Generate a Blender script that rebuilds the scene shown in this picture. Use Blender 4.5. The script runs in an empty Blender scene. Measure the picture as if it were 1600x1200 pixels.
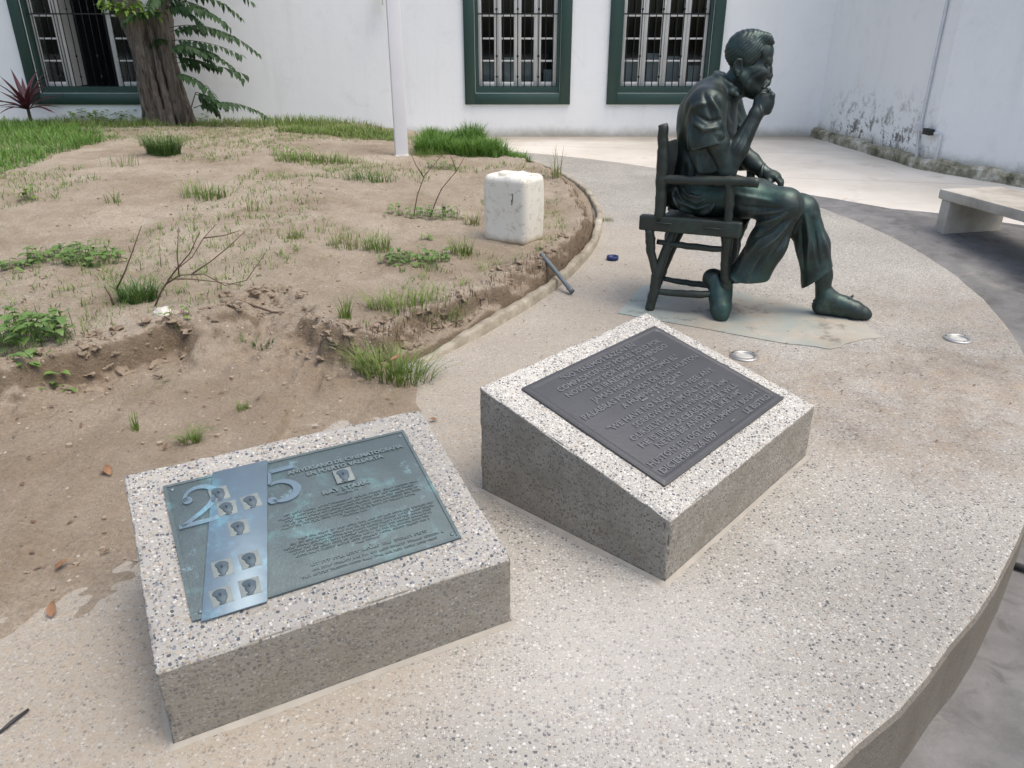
import bpy, bmesh, math, random
import numpy as np
from mathutils import Vector, Matrix, noise as mnoise
random.seed(7); RNG = np.random.default_rng(7)
R = math.radians
scene = bpy.context.scene
COL = scene.collection

# ------------------------------------------------------------------ camera, sky, sun, exposure
CAM_H, FPX, PITCH = 1.28, 1200.0, math.atan(550/1200.0)
cam_d = bpy.data.cameras.new('camera'); cam = bpy.data.objects.new('camera', cam_d); COL.objects.link(cam)
cam.location = (0, 0, CAM_H); cam.rotation_euler = (math.pi/2-PITCH, 0, 0)
cam_d.sensor_width = 36; cam_d.lens = 27; cam_d.clip_start = .02; cam_d.clip_end = 500
scene.camera = cam
SUN_EL, SUN_AZ = R(68), R(112)           # high overcast light, azimuth measured clockwise from +Y
w = bpy.data.worlds.new('World'); scene.world = w; w.use_nodes = True
wn = w.node_tree.nodes; bg = wn['Background']
sky = wn.new('ShaderNodeTexSky'); sky.sky_type = 'NISHITA'; sky.sun_disc = False
sky.sun_elevation = SUN_EL; sky.sun_rotation = SUN_AZ; sky.dust_density = 5; sky.air_density = 1.0; sky.ozone_density = 1.0
w.node_tree.links.new(sky.outputs[0], bg.inputs[0]); bg.inputs[1].default_value = 0.15
sd = bpy.data.lights.new('sun', 'SUN'); sd.energy = .75; sd.angle = R(45); sd.color = (1, .99, .95)
sun = bpy.data.objects.new('sun', sd); COL.objects.link(sun); sun.location = (3, 5, 12)
sdir = Vector((math.sin(SUN_AZ)*math.cos(SUN_EL), math.cos(SUN_AZ)*math.cos(SUN_EL), math.sin(SUN_EL)))
sun.rotation_euler = sdir.to_track_quat('Z', 'Y').to_euler()
vs = scene.view_settings; vs.view_transform = 'Standard'; vs.look = 'None'; vs.exposure = 0.7; vs.gamma = 1

# ------------------------------------------------------------------ measuring helpers (photo point -> place on a real plane)
CP, SP = math.cos(PITCH), math.sin(PITCH)
def ray(px, py):
    x = (px-800)/FPX; y = (600-py)/FPX
    return np.array([x, CP+y*SP, -SP+y*CP])
CAMP = np.array([0, 0, CAM_H])
def G(px, py, z=0.0):
    r = ray(px, py); return CAMP+r*((z-CAM_H)/r[2])
def onY(px, py, y0):
    r = ray(px, py); return CAMP+r*(y0/r[1])

# ------------------------------------------------------------------ object helpers
def link(name, me, mat=None, parent=None, loc=None, rz=None):
    o = bpy.data.objects.new(name, me); COL.objects.link(o)
    if mat is not None and me is not None and not me.materials: me.materials.append(mat)
    if parent is not None: o.parent = parent
    if loc is not None: o.location = loc
    if rz is not None: o.rotation_euler = (0, 0, rz)
    return o
def empty(name, loc=(0, 0, 0), rz=0.0, parent=None):
    o = bpy.data.objects.new(name, None); COL.objects.link(o); o.location = loc; o.rotation_euler = (0, 0, rz); o.empty_display_size = .1
    if parent is not None: o.parent = parent
    return o
def tag(o, label, cat, group=None):
    o['label'] = label; o['category'] = cat
    if group: o['group'] = group
    return o
def kind(o, k, label=None):
    o['kind'] = k
    if label: o['label'] = label
    return o
def pydata(name, V, F, smooth=False):
    me = bpy.data.meshes.new(name); me.from_pydata([tuple(v) for v in V], [], [tuple(f) for f in F])
    if smooth: me.polygons.foreach_set('use_smooth', [True]*len(me.polygons))
    me.update(); return me
class MB:
    def __init__(s): s.V = []; s.F = []
    def add(s, V, F):
        o = len(s.V); s.V.extend([tuple(map(float, v)) for v in V]); s.F.extend([tuple(i+o for i in f) for f in F]); return s
    def box(s, x0, x1, y0, y1, z0, z1):
        V = [(x, y, z) for z in (z0, z1) for y in (y0, y1) for x in (x0, x1)]
        return s.add(V, [(0, 2, 3, 1), (4, 5, 7, 6), (0, 1, 5, 4), (2, 6, 7, 3), (0, 4, 6, 2), (1, 3, 7, 5)])
    def tube(s, pts, rad, n=8, cap=True):
        P = [Vector(p) for p in pts]; k = len(P)
        if not hasattr(rad, '__len__'): rad = [rad]*k
        T = [(P[min(i+1, k-1)]-P[max(i-1, 0)]).normalized() for i in range(k)]
        u = T[0].orthogonal().normalized(); V = []
        for i in range(k):
            u = (u-T[i]*u.dot(T[i])).normalized(); v = T[i].cross(u)
            for j in range(n):
                a = 2*math.pi*j/n; V.append(P[i]+(u*math.cos(a)+v*math.sin(a))*rad[i])
        F = [(i*n+j, i*n+(j+1) % n, (i+1)*n+(j+1) % n, (i+1)*n+j) for i in range(k-1) for j in range(n)]
        if cap: F += [tuple(range(n-1, -1, -1)), tuple((k-1)*n+j for j in range(n))]
        return s.add(V, F)
    def lathe(s, prof, n=24, c=(0, 0, 0)):
        V = []; 
        for r_, z in prof:
            for j in range(n):
                a = 2*math.pi*j/n; V.append((c[0]+r_*math.cos(a), c[1]+r_*math.sin(a), c[2]+z))
        k = len(prof)
        F = [(i*n+j, i*n+(j+1) % n, (i+1)*n+(j+1) % n, (i+1)*n+j) for i in range(k-1) for j in range(n)]
        F += [tuple(range(n-1, -1, -1)), tuple((k-1)*n+j for j in range(n))]
        return s.add(V, F)
    def prism(s, poly, z0, z1):
        n = len(poly); V = [(x, y, z0) for x, y in poly]+[(x, y, z1) for x, y in poly]
        return s.add(V, [tuple(range(n-1, -1, -1)), tuple(range(n, 2*n))]+[(i, (i+1) % n, n+(i+1) % n, n+i) for i in range(n)])
    def mesh(s, name, smooth=False): return pydata(name, s.V, s.F, smooth)
    def build(s, name, mat, parent=None, smooth=False, loc=None, rz=None): return link(name, s.mesh(name, smooth), mat, parent, loc, rz)
def bevel_mesh(me, width, seg=2, angle=30):
    bm = bmesh.new(); bm.from_mesh(me); bmesh.ops.recalc_face_normals(bm, faces=bm.faces)
    ed = [e for e in bm.edges if len(e.link_faces) == 2 and e.calc_face_angle(0) > R(angle)]
    bmesh.ops.bevel(bm, geom=ed, offset=width, segments=seg, affect='EDGES', profile=.6, clamp_overlap=True)
    bm.to_mesh(me); bm.free()
    me.polygons.foreach_set('use_smooth', [True]*len(me.polygons)); 
    try: me.set_sharp_from_angle(angle=R(50))
    except Exception: pass
    return me

# value noise, vectorised
def _hash(ix, iy, iz, seed):
    h = (ix.astype(np.int64)*374761393+iy.astype(np.int64)*668265263+iz.astype(np.int64)*2147483647+seed*974634777) & 0xffffffff
    h = ((h ^ (h >> 13))*1274126177) & 0xffffffff
    h = (h ^ (h >> 16)) & 0xffffffff
    return h.astype(np.float64)/0xffffffff
def vnoise(x, y, z=None, seed=0):
    x = np.asarray(x, float); y = np.asarray(y, float); z = np.zeros_like(x) if z is None else np.asarray(z, float)
    x, y, z = np.broadcast_arrays(x, y, z)
    ix, iy, iz = np.floor(x), np.floor(y), np.floor(z); fx, fy, fz = x-ix, y-iy, z-iz
    fx, fy, fz = [t*t*(3-2*t) for t in (fx, fy, fz)]
    out = 0
    for a in (0, 1):
        for b in (0, 1):
            for c in (0, 1):
                out = out+_hash(ix+a, iy+b, iz+c, seed)*(fx if a else 1-fx)*(fy if b else 1-fy)*(fz if c else 1-fz)
    return out*2-1
def fbm(x, y, z=None, oct=4, seed=0):
    s = 0; a = 1; t = 0
    z = None if z is None else np.asarray(z, float)
    for i in range(oct):
        s = s+a*vnoise(np.asarray(x)*2**i, np.asarray(y)*2**i, None if z is None else z*2**i, seed+i*17); t += a; a *= .5
    return s/t
def sstep(a, b, x):
    t = np.clip((x-a)/(b-a), 0, 1); return t*t*(3-2*t)

# ------------------------------------------------------------------ signed-distance sculpting
class SDF:
    def __init__(s, lo, hi, h):
        s.lo = np.array(lo, float); s.h = h; s.n = [int(math.ceil((hi[i]-lo[i])/h))+1 for i in range(3)]
        s.ax = [lo[i]+h*np.arange(s.n[i]) for i in range(3)]; s.F = np.full(s.n, .2, np.float32); s.rs = 1.0
    def op(s, fn, lo, hi, k=.01, mode='u'):
        m = k+3*s.h; sl = []
        for i in range(3):
            a = max(0, int((lo[i]-m-s.lo[i])/s.h)); b = min(s.n[i], int((hi[i]+m-s.lo[i])/s.h)+2)
            if b <= a: return s
            sl.append(slice(a, b))
        X = s.ax[0][sl[0]][:, None, None]; Y = s.ax[1][sl[1]][None, :, None]; Z = s.ax[2][sl[2]][None, None, :]
        d = fn(X, Y, Z); A = s.F[tuple(sl)]
        if mode == 's': A = -A
        h = np.maximum(k-np.abs(A-d), 0)/max(k, 1e-6); r = np.minimum(A, d)-h*h*k*.25
        s.F[tuple(sl)] = -r if mode == 's' else r
        return s
    def cone(s, a, b, ra, rb, k=.02, mode='u'):
        a = np.array(a, float); b = np.array(b, float); ba = b-a; L = max(ba@ba, 1e-9); ra = ra*s.rs; rb = rb*s.rs
        def fn(X, Y, Z):
            px, py, pz = X-a[0], Y-a[1], Z-a[2]
            t = np.clip((px*ba[0]+py*ba[1]+pz*ba[2])/L, 0, 1)
            return np.sqrt((px-ba[0]*t)**2+(py-ba[1]*t)**2+(pz-ba[2]*t)**2)-(ra+(rb-ra)*t)
        r = max(ra, rb); return s.op(fn, np.minimum(a, b)-r, np.maximum(a, b)+r, k, mode)
    def chain(s, pts, rad, k=.015, mode='u'):
        for i in range(len(pts)-1): s.cone(pts[i], pts[i+1], rad[i], rad[i+1], k, mode)
        return s
    def ell(s, c, r, k=.02, mode='u', M=None):
        c = np.array(c, float); r = np.array(r, float)*s.rs; big = r.max() if M is not None else r
        def fn(X, Y, Z):
            x, y, z = X-c[0], Y-c[1], Z-c[2]
            if M is not None: x, y, z = [M[i][0]*x+M[i][1]*y+M[i][2]*z for i in range(3)]
            k0 = np.sqrt((x/r[0])**2+(y/r[1])**2+(z/r[2])**2); k1 = np.sqrt((x/r[0]**2)**2+(y/r[1]**2)**2+(z/r[2]**2)**2)
            return k0*(k0-1)/np.maximum(k1, 1e-6)
        return s.op(fn, c-big, c+big, k, mode)
    def cut(s, p, n, lo, hi, k=.004):          # remove the side the normal points to, inside a box
        p = np.array(p, float); n = np.array(n, float); n = n/np.linalg.norm(n)
        lo = np.array(lo); hi = np.array(hi); c = (lo+hi)/2; hh = (hi-lo)/2
        def fn(X, Y, Z):
            d = -((X-p[0])*n[0]+(Y-p[1])*n[1]+(Z-p[2])*n[2])
            b = np.maximum(np.maximum(np.abs(X-c[0])-hh[0], np.abs(Y-c[1])-hh[1]), np.abs(Z-c[2])-hh[2])
            return np.maximum(d, b)
        return s.op(fn, lo, hi, k, 's')
    def extract(s, smooth=1):
        F = s.F; S = F < 0; n0, n1, n2 = S.shape
        c = np.zeros((n0-1, n1-1, n2-1), np.int8)
        for a in (0, 1):
            for b in (0, 1):
                for d in (0, 1): c += S[a:n0-1+a, b:n1-1+b, d:n2-1+d]
        I = np.argwhere((c > 0) & (c < 8)); idx = np.full(c.shape, -1, np.int64); idx[tuple(I.T)] = np.arange(len(I))
        acc = np.zeros((len(I), 3)); cnt = np.zeros(len(I))
        cor = [(a, b, d) for a in (0, 1) for b in (0, 1) for d in (0, 1)]
        for i in range(8):
            for j in range(i+1, 8):
                A, B = np.array(cor[i]), np.array(cor[j])
                if np.abs(A-B).sum() != 1: continue
                fa = F[tuple((I+A).T)].astype(float); fb = F[tuple((I+B).T)].astype(float); m = (fa < 0) != (fb < 0)
                t = np.where(m, fa/np.where(m, fa-fb, 1), 0)
                acc += np.where(m[:, None], A+(B-A)*t[:, None], 0); cnt += m
        V = (I+acc/np.maximum(cnt, 1)[:, None])*s.h+s.lo
        Q = []
        for ax in range(3):
            o = [i for i in range(3) if i != ax]
            sl0 = [slice(None)]*3; sl1 = [slice(None)]*3; sl0[ax] = slice(0, -1); sl1[ax] = slice(1, None)
            D = S[tuple(sl0)] != S[tuple(sl1)]; E_ = np.argwhere(D)
            ok = (E_[:, o[0]] > 0) & (E_[:, o[1]] > 0) & (E_[:, o[0]] < S.shape[o[0]]-1) & (E_[:, o[1]] < S.shape[o[1]]-1); E_ = E_[ok]
            q = []
            for (da, db) in ((0, 0), (1, 0), (1, 1), (0, 1)):
                e = E_.copy(); e[:, o[0]] -= da; e[:, o[1]] -= db; q.append(idx[tuple(e.T)])
            q = np.stack(q, 1); ins = S[tuple(E_.T)]
            if ax == 1: ins = ~ins
            q[~ins] = q[~ins][:, ::-1]; Q.append(q)
        Q = np.concatenate(Q)
        for _ in range(smooth):
            sm = np.zeros_like(V); ct = np.zeros(len(V))
            for i in range(4):
                np.add.at(sm, Q[:, i], V[Q[:, (i+1) % 4]]+V[Q[:, (i-1) % 4]]); np.add.at(ct, Q[:, i], 2)
            V = V*.5+.5*sm/np.maximum(ct, 1)[:, None]
        return V, Q
def normals(V, Q):
    n = np.cross(V[Q[:, 2]]-V[Q[:, 0]], V[Q[:, 3]]-V[Q[:, 1]]); N = np.zeros_like(V)
    for i in range(4): np.add.at(N, Q[:, i], n)
    return N/np.maximum(np.linalg.norm(N, axis=1), 1e-9)[:, None]
def npmesh(name, V, Q, smooth=True):
    me = bpy.data.meshes.new(name); nv, nq = len(V), len(Q); k = Q.shape[1]
    me.vertices.add(nv); me.vertices.foreach_set('co', np.asarray(V, np.float32).ravel())
    me.loops.add(nq*k); me.loops.foreach_set('vertex_index', np.asarray(Q, np.int32).ravel())
    me.polygons.add(nq); me.polygons.foreach_set('loop_start', np.arange(0, nq*k, k, dtype=np.int32))
    me.polygons.foreach_set('use_smooth', np.full(nq, smooth)); me.update(calc_edges=True); me.validate(); return me

# ------------------------------------------------------------------ materials
class NT:
    def __init__(s, name):
        s.m = bpy.data.materials.new(name); s.m.use_nodes = True; s.t = s.m.node_tree; s.b = s.t.nodes['Principled BSDF']; s.out = s.t.nodes['Material Output']
        s._tc = None
    def n(s, typ, **kw):
        nd = s.t.nodes.new('ShaderNode'+typ)
        for k, v in kw.items():
            if k.startswith('i_'): s.set(nd, k[2:], v)
            else: setattr(nd, k, v)
        return nd
    def set(s, nd, key, v):
        key = int(key) if key.isdigit() else key.replace('_', ' ')
        inp = nd.inputs[key]
        if isinstance(v, bpy.types.NodeSocket): s.t.links.new(v, inp)
        else: inp.default_value = v
    def bs(s, **kw):
        for k, v in kw.items(): s.set(s.b, k, v)
    def co(s, kind='Object'):
        if kind == 'World':
            return s.n('NewGeometry').outputs['Position']
        if s._tc is None: s._tc = s.n('TexCoord')
        return s._tc.outputs[kind]
    def noise(s, co, scale, detail=4, rough=.55, dist=0.0, out=0):
        return s.n('TexNoise', i_Vector=co, i_Scale=scale, i_Detail=detail, i_Roughness=rough, i_Distortion=dist).outputs[out]
    def voro(s, co, scale, feature='F1', rnd=1.0):
        nd = s.n('TexVoronoi', feature=feature); s.set(nd, 'Vector', co); s.set(nd, 'Scale', scale); s.set(nd, 'Randomness', rnd); return nd
    def ramp(s, fac, stops, interp='LINEAR'):
        nd = s.n('ValToRGB'); s.set(nd, '0', fac); cr = nd.color_ramp; cr.interpolation = interp
        while len(cr.elements) < len(stops): cr.elements.new(.5)
        for e, (p, c) in zip(cr.elements, stops):
            e.position = p; e.color = (c, c, c, 1) if not hasattr(c, '__len__') else (*c[:3], 1)
        return nd.outputs[0]
    def mix(s, fac, a, b, mode='MIX'):
        nd = s.n('Mix', data_type='RGBA', blend_type=mode)
        for i, v in ((0, fac), (6, a), (7, b)):
            if isinstance(v, bpy.types.NodeSocket): s.t.links.new(v, nd.inputs[i])
            elif i == 0: nd.inputs[0].default_value = v
            else: nd.inputs[i].default_value = (*v[:3], 1) if hasattr(v, '__len__') else (v, v, v, 1)
        return nd.outputs[2]
    def math(s, op, a, b=0.0, c=0.0):
        nd = s.n('Math', operation=op)
        for i, v in enumerate((a, b, c)):
            if isinstance(v, bpy.types.NodeSocket): s.t.links.new(v, nd.inputs[i])
            else: nd.inputs[i].default_value = v
        return nd.outputs[0]
    def sep(s, co): return s.n('SeparateXYZ', i_Vector=co).outputs
    def smooth(s, v, a, b):
        nd = s.n('MapRange', interpolation_type='SMOOTHSTEP'); s.set(nd, 'Value', v)
        nd.inputs['From Min'].default_value = a; nd.inputs['From Max'].default_value = b; return nd.outputs[0]
    def bump(s, h, strength=.4, dist=.005, nrm=None):
        nd = s.n('Bump'); s.set(nd, 'Height', h); nd.inputs['Strength'].default_value = strength; nd.inputs['Distance'].default_value = dist
        if nrm is not None: s.t.links.new(nrm, nd.inputs['Normal'])
        return nd.outputs[0]
def simple(name, col, rough=.6, metal=0.0, var=.15, scale=8, bump=0.0, bscale=60):
    m = NT(name); co = m.co(); f = m.noise(co, scale, 5)
    c = m.mix(f, [x*(1-var) for x in col], [min(1, x*(1+var)) for x in col]); m.bs(Base_Color=c, Roughness=rough, Metallic=metal)
    if bump: m.bs(Normal=m.bump(m.noise(co, bscale, 4), bump, .004))
    return m.m
def sand_colour(m, co):
    a = m.ramp(m.noise(co, 1.3, 4, .6), [(.3, (.31, .258, .19)), (.5, (.43, .365, .278)), (.72, (.54, .475, .38))])
    g = m.noise(co, 90, 3, .7)
    a = m.mix(.5, a, m.ramp(g, [(.32, (.2, .16, .11)), (.55, (.42, .36, .28)), (.8, (.62, .565, .475))]))
    return a
def aggregate(name, scale, cement, stops, cover=.03, dirt_shade=None, coord='Object', bump=.5, small=2.3):
    """washed pebble concrete: chips of stone of several colours set in cement"""
    m = NT(name); co = m.co(coord)
    warp = m.n('VectorMath', operation='MULTIPLY_ADD'); m.set(warp, '0', m.noise(co, scale*.8, 2, .5, out=1)); warp.inputs[1].default_value = (.6/scale,)*3; m.t.links.new(co, warp.inputs[2]); cw = warp.outputs[0]
    v1 = m.voro(cw, scale); v2 = m.voro(cw, scale*small)
    r1 = m.sep(v1.outputs['Color']); r2 = m.sep(v2.outputs['Color'])
    pres1 = m.math('LESS_THAN', r1[1], .55); pres2 = m.math('LESS_THAN', r2[1], m.ramp(m.noise(co, 5, 4, .65), [(.35, .4), (.65, .85)]))
    k1 = m.math('MULTIPLY', m.math('SUBTRACT', 1.0, m.smooth(v1.outputs['Distance'], .36, .44)), pres1); k2 = m.math('MULTIPLY', m.math('SUBTRACT', 1.0, m.smooth(v2.outputs['Distance'], .4, .5)), pres2)
    c1 = m.ramp(r1[0], stops, 'CONSTANT'); c2 = m.ramp(r2[0], stops, 'CONSTANT')
    cem = m.mix(m.noise(co, 3, 3), [x*.88 for x in cement], [min(1, x*1.1) for x in cement]); cem = m.mix(m.noise(co, scale*4, 2), cem, [x*.75 for x in cement])
    col = m.mix(k2, cem, c2); col = m.mix(k1, col, c1)
    big = m.ramp(m.noise(co, 1.1, 4, .6), [(.3, .8), (.65, 1.06)]); col = m.mix(1.0, col, big, 'MULTIPLY')
    h = m.math('MAXIMUM', m.math('MULTIPLY', k1, 1.0), m.math('MULTIPLY', k2, .6))
    rough = .75
    if dirt_shade: col = dirt_shade(m, co, col)
    m.bs(Base_Color=col, Roughness=rough, Normal=m.bump(h, bump, .003)); m.b.inputs['Specular IOR Level'].default_value = .12; return m.m
CHIPS_L = [(0, (.09, .1, .12)), (.2, (.19, .2, .215)), (.36, (.3, .26, .2)), (.48, (.4, .36, .28)), (.6, (.46, .435, .375)), (.78, (.55, .535, .485)), (.92, (.26, .23, .21))]
CHIPS_R = [(0, (.09, .095, .1)), (.32, (.22, .22, .215)), (.5, (.5, .46, .38)), (.62, (.68, .66, .59)), (.82, (.76, .745, .69)), (.94, (.4, .32, .24))]
CHIPS_T = [(0, (.11, .115, .12)), (.18, (.23, .225, .21)), (.36, (.38, .355, .305)), (.56, (.48, .46, .41)), (.8, (.58, .565, .53)), (.94, (.36, .29, .22))]
def terrace_dirt_shade(m, co, col):
    s = m.sep(co); N1 = m.math('SUBTRACT', m.noise(co, 1.8, 5, .65), .5)
    def blob(cx, cy, r0, r1, sx=1.0, sy=1.0, nz=.5, ns=1.6, wob=.9):
        dx = m.math('MULTIPLY', m.math('SUBTRACT', s[0], cx), sx); dy = m.math('MULTIPLY', m.math('SUBTRACT', s[1], cy), sy)
        d = m.math('SQRT', m.math('ADD', m.math('MULTIPLY', dx, dx), m.math('MULTIPLY', dy, dy)))
        d = m.math('ADD', d, m.math('MULTIPLY', N1, wob))
        return m.math('SUBTRACT', 1.0, m.smooth(d, r0, r1))
    sand = sand_colour(m, co); grit = m.ramp(m.noise(co, 45, 3, .7), [(.34, .25), (.6, 1)])
    # sand washed out of the bed, lying on the terrace
    k = m.math('MAXIMUM', blob(-1.5, 1.5, 1.0, 1.6, 1, 1), blob(-.15, 2.45, .32, .75, 1, 1))
    k = m.math('MAXIMUM', k, m.math('MULTIPLY', blob(.3, 3.1, .35, .85, 1, .6), .95))
    k = m.math('MAXIMUM', k, m.math('MULTIPLY', blob(.72, 4.5, .3, .8, 1.2, .5), .8))
    col = m.mix(m.math('MULTIPLY', m.math('MULTIPLY', k, grit), .82), col, m.mix(.45, sand, (.3, .262, .205)))
    # rusty brown stain patches round the statue
    st = m.math('MAXIMUM', m.math('MULTIPLY', blob(1.5, 2.62, .4, .95, .7, 1.4, wob=1.1), .8), m.math('MULTIPLY', blob(1.95, 2.95, .2, .5, .6, 1.6), .9))
    st = m.math('MAXIMUM', st, m.math('MULTIPLY', blob(2.2, 3.6, .25, .9, 1, 1), .45)); st = m.math('MAXIMUM', st, m.math('MULTIPLY', blob(1.0, 2.95, .08, .38, .8, 1.2, wob=.5), .8))
    st = m.math('MULTIPLY', st, m.math('MULTIPLY', m.ramp(m.noise(co, 70, 3, .7), [(.35, .35), (.6, 1)]), m.ramp(m.noise(co, 6, 5, .7), [(.36, .25), (.6, 1)])))
    col = m.mix(st, col, m.mix(m.ramp(m.noise(co, 3.5, 5, .7), [(.35, 0), (.65, 1)]), (.13, .1, .075), (.36, .285, .2)))
    # faint smears of bare cement
    cs = m.math('MULTIPLY', blob(.25, 1.35, .05, .6, 1, 1.2, wob=.9), .35); cs = m.math('MAXIMUM', cs, m.math('MULTIPLY', m.smooth(N1, .07, .24), .35))
    col = m.mix(cs, col, (.52, .5, .46))
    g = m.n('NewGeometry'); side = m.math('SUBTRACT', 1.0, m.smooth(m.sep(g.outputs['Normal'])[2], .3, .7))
    col = m.mix(m.math('MULTIPLY', side, m.ramp(m.noise(co, 7, 4, .65), [(.25, .7), (.7, .95)])), col, (.15, .132, .105))   # riser: shade put into the colour over the rough cement
    return col
def block_film_shade(m, co, col):
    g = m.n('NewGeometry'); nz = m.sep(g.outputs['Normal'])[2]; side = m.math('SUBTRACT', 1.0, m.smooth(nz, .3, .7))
    # sides darker than the top: cement film plus shade put into the colour
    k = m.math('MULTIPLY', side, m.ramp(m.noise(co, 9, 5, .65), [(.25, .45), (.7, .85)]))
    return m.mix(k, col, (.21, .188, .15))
M = {}
M['terrace'] = aggregate('washed_aggregate', 105, (.41, .395, .35), CHIPS_T, dirt_shade=terrace_dirt_shade, coord='World', bump=.5)
M['blockL'] = aggregate('coarse_pebble_concrete', 104, (.4, .39, .355), CHIPS_L, dirt_shade=block_film_shade, bump=.6, small=1.9)
M['blockR'] = aggregate('fine_pebble_concrete', 120, (.53, .515, .465), CHIPS_R, dirt_shade=block_film_shade, bump=.6)
def mk_soil():
    m = NT('sandy_soil'); co = m.co('World'); s = m.sep(co); col = sand_colour(m, co)
    damp = m.ramp(m.noise(co, 2.4, 6, .65), [(.42, 0), (.64, 1)])
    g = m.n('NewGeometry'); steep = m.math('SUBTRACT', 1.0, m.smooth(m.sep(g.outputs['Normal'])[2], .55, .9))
    dug = m.math('MULTIPLY', m.smooth(s[2], -.01, .02), m.math('SUBTRACT', 1.0, m.smooth(m.math('ADD', s[2], m.math('MULTIPLY', m.math('SUBTRACT', m.noise(co, 2.0, 4, .6), .5), .22)), .04, .16))); col = m.mix(m.math('MULTIPLY', dug, .4), col, m.mix(m.noise(co, 30, 4, .7), (.16, .115, .072), (.34, .262, .18)))   # freshly dug subsoil, still damp
    # steep faces of the bank are mixed to a darker brown
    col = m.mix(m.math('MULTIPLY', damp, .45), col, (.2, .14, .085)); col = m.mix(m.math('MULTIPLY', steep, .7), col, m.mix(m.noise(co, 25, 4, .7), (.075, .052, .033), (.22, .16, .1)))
    moss = m.math('MULTIPLY', m.smooth(m.noise(co, 3.1, 7, .7), .54, .7), m.smooth(m.noise(co, 40, 3, .7), .45, .6)); col = m.mix(m.math('MULTIPLY', moss, .5), col, (.15, .17, .06))
    v = m.voro(co, 70); peb = m.math('MULTIPLY', m.math('LESS_THAN', m.sep(v.outputs['Color'])[0], .05), m.math('LESS_THAN', v.outputs['Distance'], .33)); col = m.mix(m.math('MULTIPLY', peb, .8), col, m.mix(m.sep(v.outputs['Color'])[1], (.12, .1, .08), (.66, .6, .52)))
    h = m.math('ADD', m.noise(co, 22, 7, .72), m.math('MULTIPLY', m.noise(co, 120, 3, .7), .4))
    m.bs(Base_Color=col, Roughness=.95, Normal=m.bump(h, 1.0, .025)); m.b.inputs['Specular IOR Level'].default_value = .15; return m.m
M['soil'] = mk_soil()
def mk_paving():
    m = NT('grey_paving'); co = m.co('World')
    col = m.ramp(m.noise(co, 1.6, 8, .68), [(.32, (.085, .083, .08)), (.5, (.165, .163, .158)), (.68, (.25, .245, .235))])
    col = m.mix(m.math('MULTIPLY', m.smooth(m.noise(co, 6, 6, .7, .6), .5, .66), .6), col, (.07, .066, .063)); col = m.mix(m.math('MULTIPLY', m.smooth(m.noise(co, 4.3, 5, .6), .58, .75), .5), col, (.28, .262, .225))
    m.bs(Base_Color=col, Roughness=.7, Normal=m.bump(m.noise(co, 30, 6, .7), .35, .01)); return m.m
M['paving'] = mk_paving()
def mk_patio():
    m = NT('pale_concrete'); co = m.co('World'); s = m.sep(co)
    col = m.ramp(m.noise(co, .8, 8, .65), [(.3, (.5, .46, .38)), (.6, (.66, .62, .55))])
    col = m.mix(m.math('MULTIPLY', m.smooth(m.noise(co, 2.5, 6, .7, .5), .56, .7), .45), col, (.36, .32, .25))
    band = m.math('MULTIPLY', m.smooth(m.math('ADD', s[1], m.math('MULTIPLY', m.noise(co, 2, 5, .7), .6)), 10.45, 11.05), .75); col = m.mix(band, col, (.3, .255, .2))
    jn = m.math('LESS_THAN', m.math('ABSOLUTE', m.math('SUBTRACT', m.math('FRACT', m.math('MULTIPLY', m.math('ADD', s[1], m.math('MULTIPLY', s[0], .22)), .55)), .5)), .006); col = m.mix(m.math('MULTIPLY', jn, .5), col, (.3, .27, .22))
    m.bs(Base_Color=col, Roughness=.8, Normal=m.bump(m.noise(co, 40, 4, .7), .2, .005)); return m.m
M['patio'] = mk_patio()
def mk_wall(name, moldy):
    m = NT(name); co = m.co('World'); s = m.sep(co)
    col = m.mix(m.noise(co, .9, 7, .6), (.82, .835, .82), (.9, .91, .895)); col = m.mix(m.math('MULTIPLY', m.smooth(m.noise(co, 3.5, 8, .75, .8), .52, .75), .22), col, (.56, .55, .52))
    streak = m.n('Mapping'); m.set(streak, 'Vector', co); streak.inputs['Scale'].default_value = (5, 5, .35)
    col = m.mix(m.math('MULTIPLY', m.smooth(m.noise(streak.outputs[0], 1.0, 6, .65), .5, .78), .18), col, (.5, .49, .46))
    # damp rising from the foot of the wall, algae and flaked paint: irregular, patchy
    edge = m.math('SUBTRACT', s[2], m.math('MULTIPLY', m.noise(co, 2.2, 8, .75), .34 if moldy else .2))
    k = m.math('SUBTRACT', 1.0, m.smooth(edge, -.12, .06)); col = m.mix(m.math('MULTIPLY', k, .8), col, m.mix(m.noise(co, 9, 5, .7), (.12, .12, .07), (.5, .47, .38)))
    if moldy:
        s2 = m.math('MULTIPLY', m.math('SUBTRACT', 1.0, m.smooth(s[2], .1, .85)), m.math('SUBTRACT', 1.0, m.smooth(m.math('ABSOLUTE', m.math('SUBTRACT', s[1], 9.3)), .6, 1.5)))
        fl = m.math('MULTIPLY', m.smooth(m.noise(co, 7, 9, .8, .4), .5, .58), s2); col = m.mix(fl, col, (.1, .1, .085))
        v = m.smooth(m.noise(co, 3.0, 6, .7), .735, .76); col = m.mix(v, col, (.25, .25, .25))
    m.bs(Base_Color=col, Roughness=.85, Normal=m.bump(m.math('ADD', m.noise(co, 6, 6, .6), m.math('MULTIPLY', m.noise(co, 60, 3), .3)), .18, .02)); return m.m
M['wall'] = mk_wall('white_plaster', False); M['wallR'] = mk_wall('white_mouldy_plaster', True)
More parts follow.
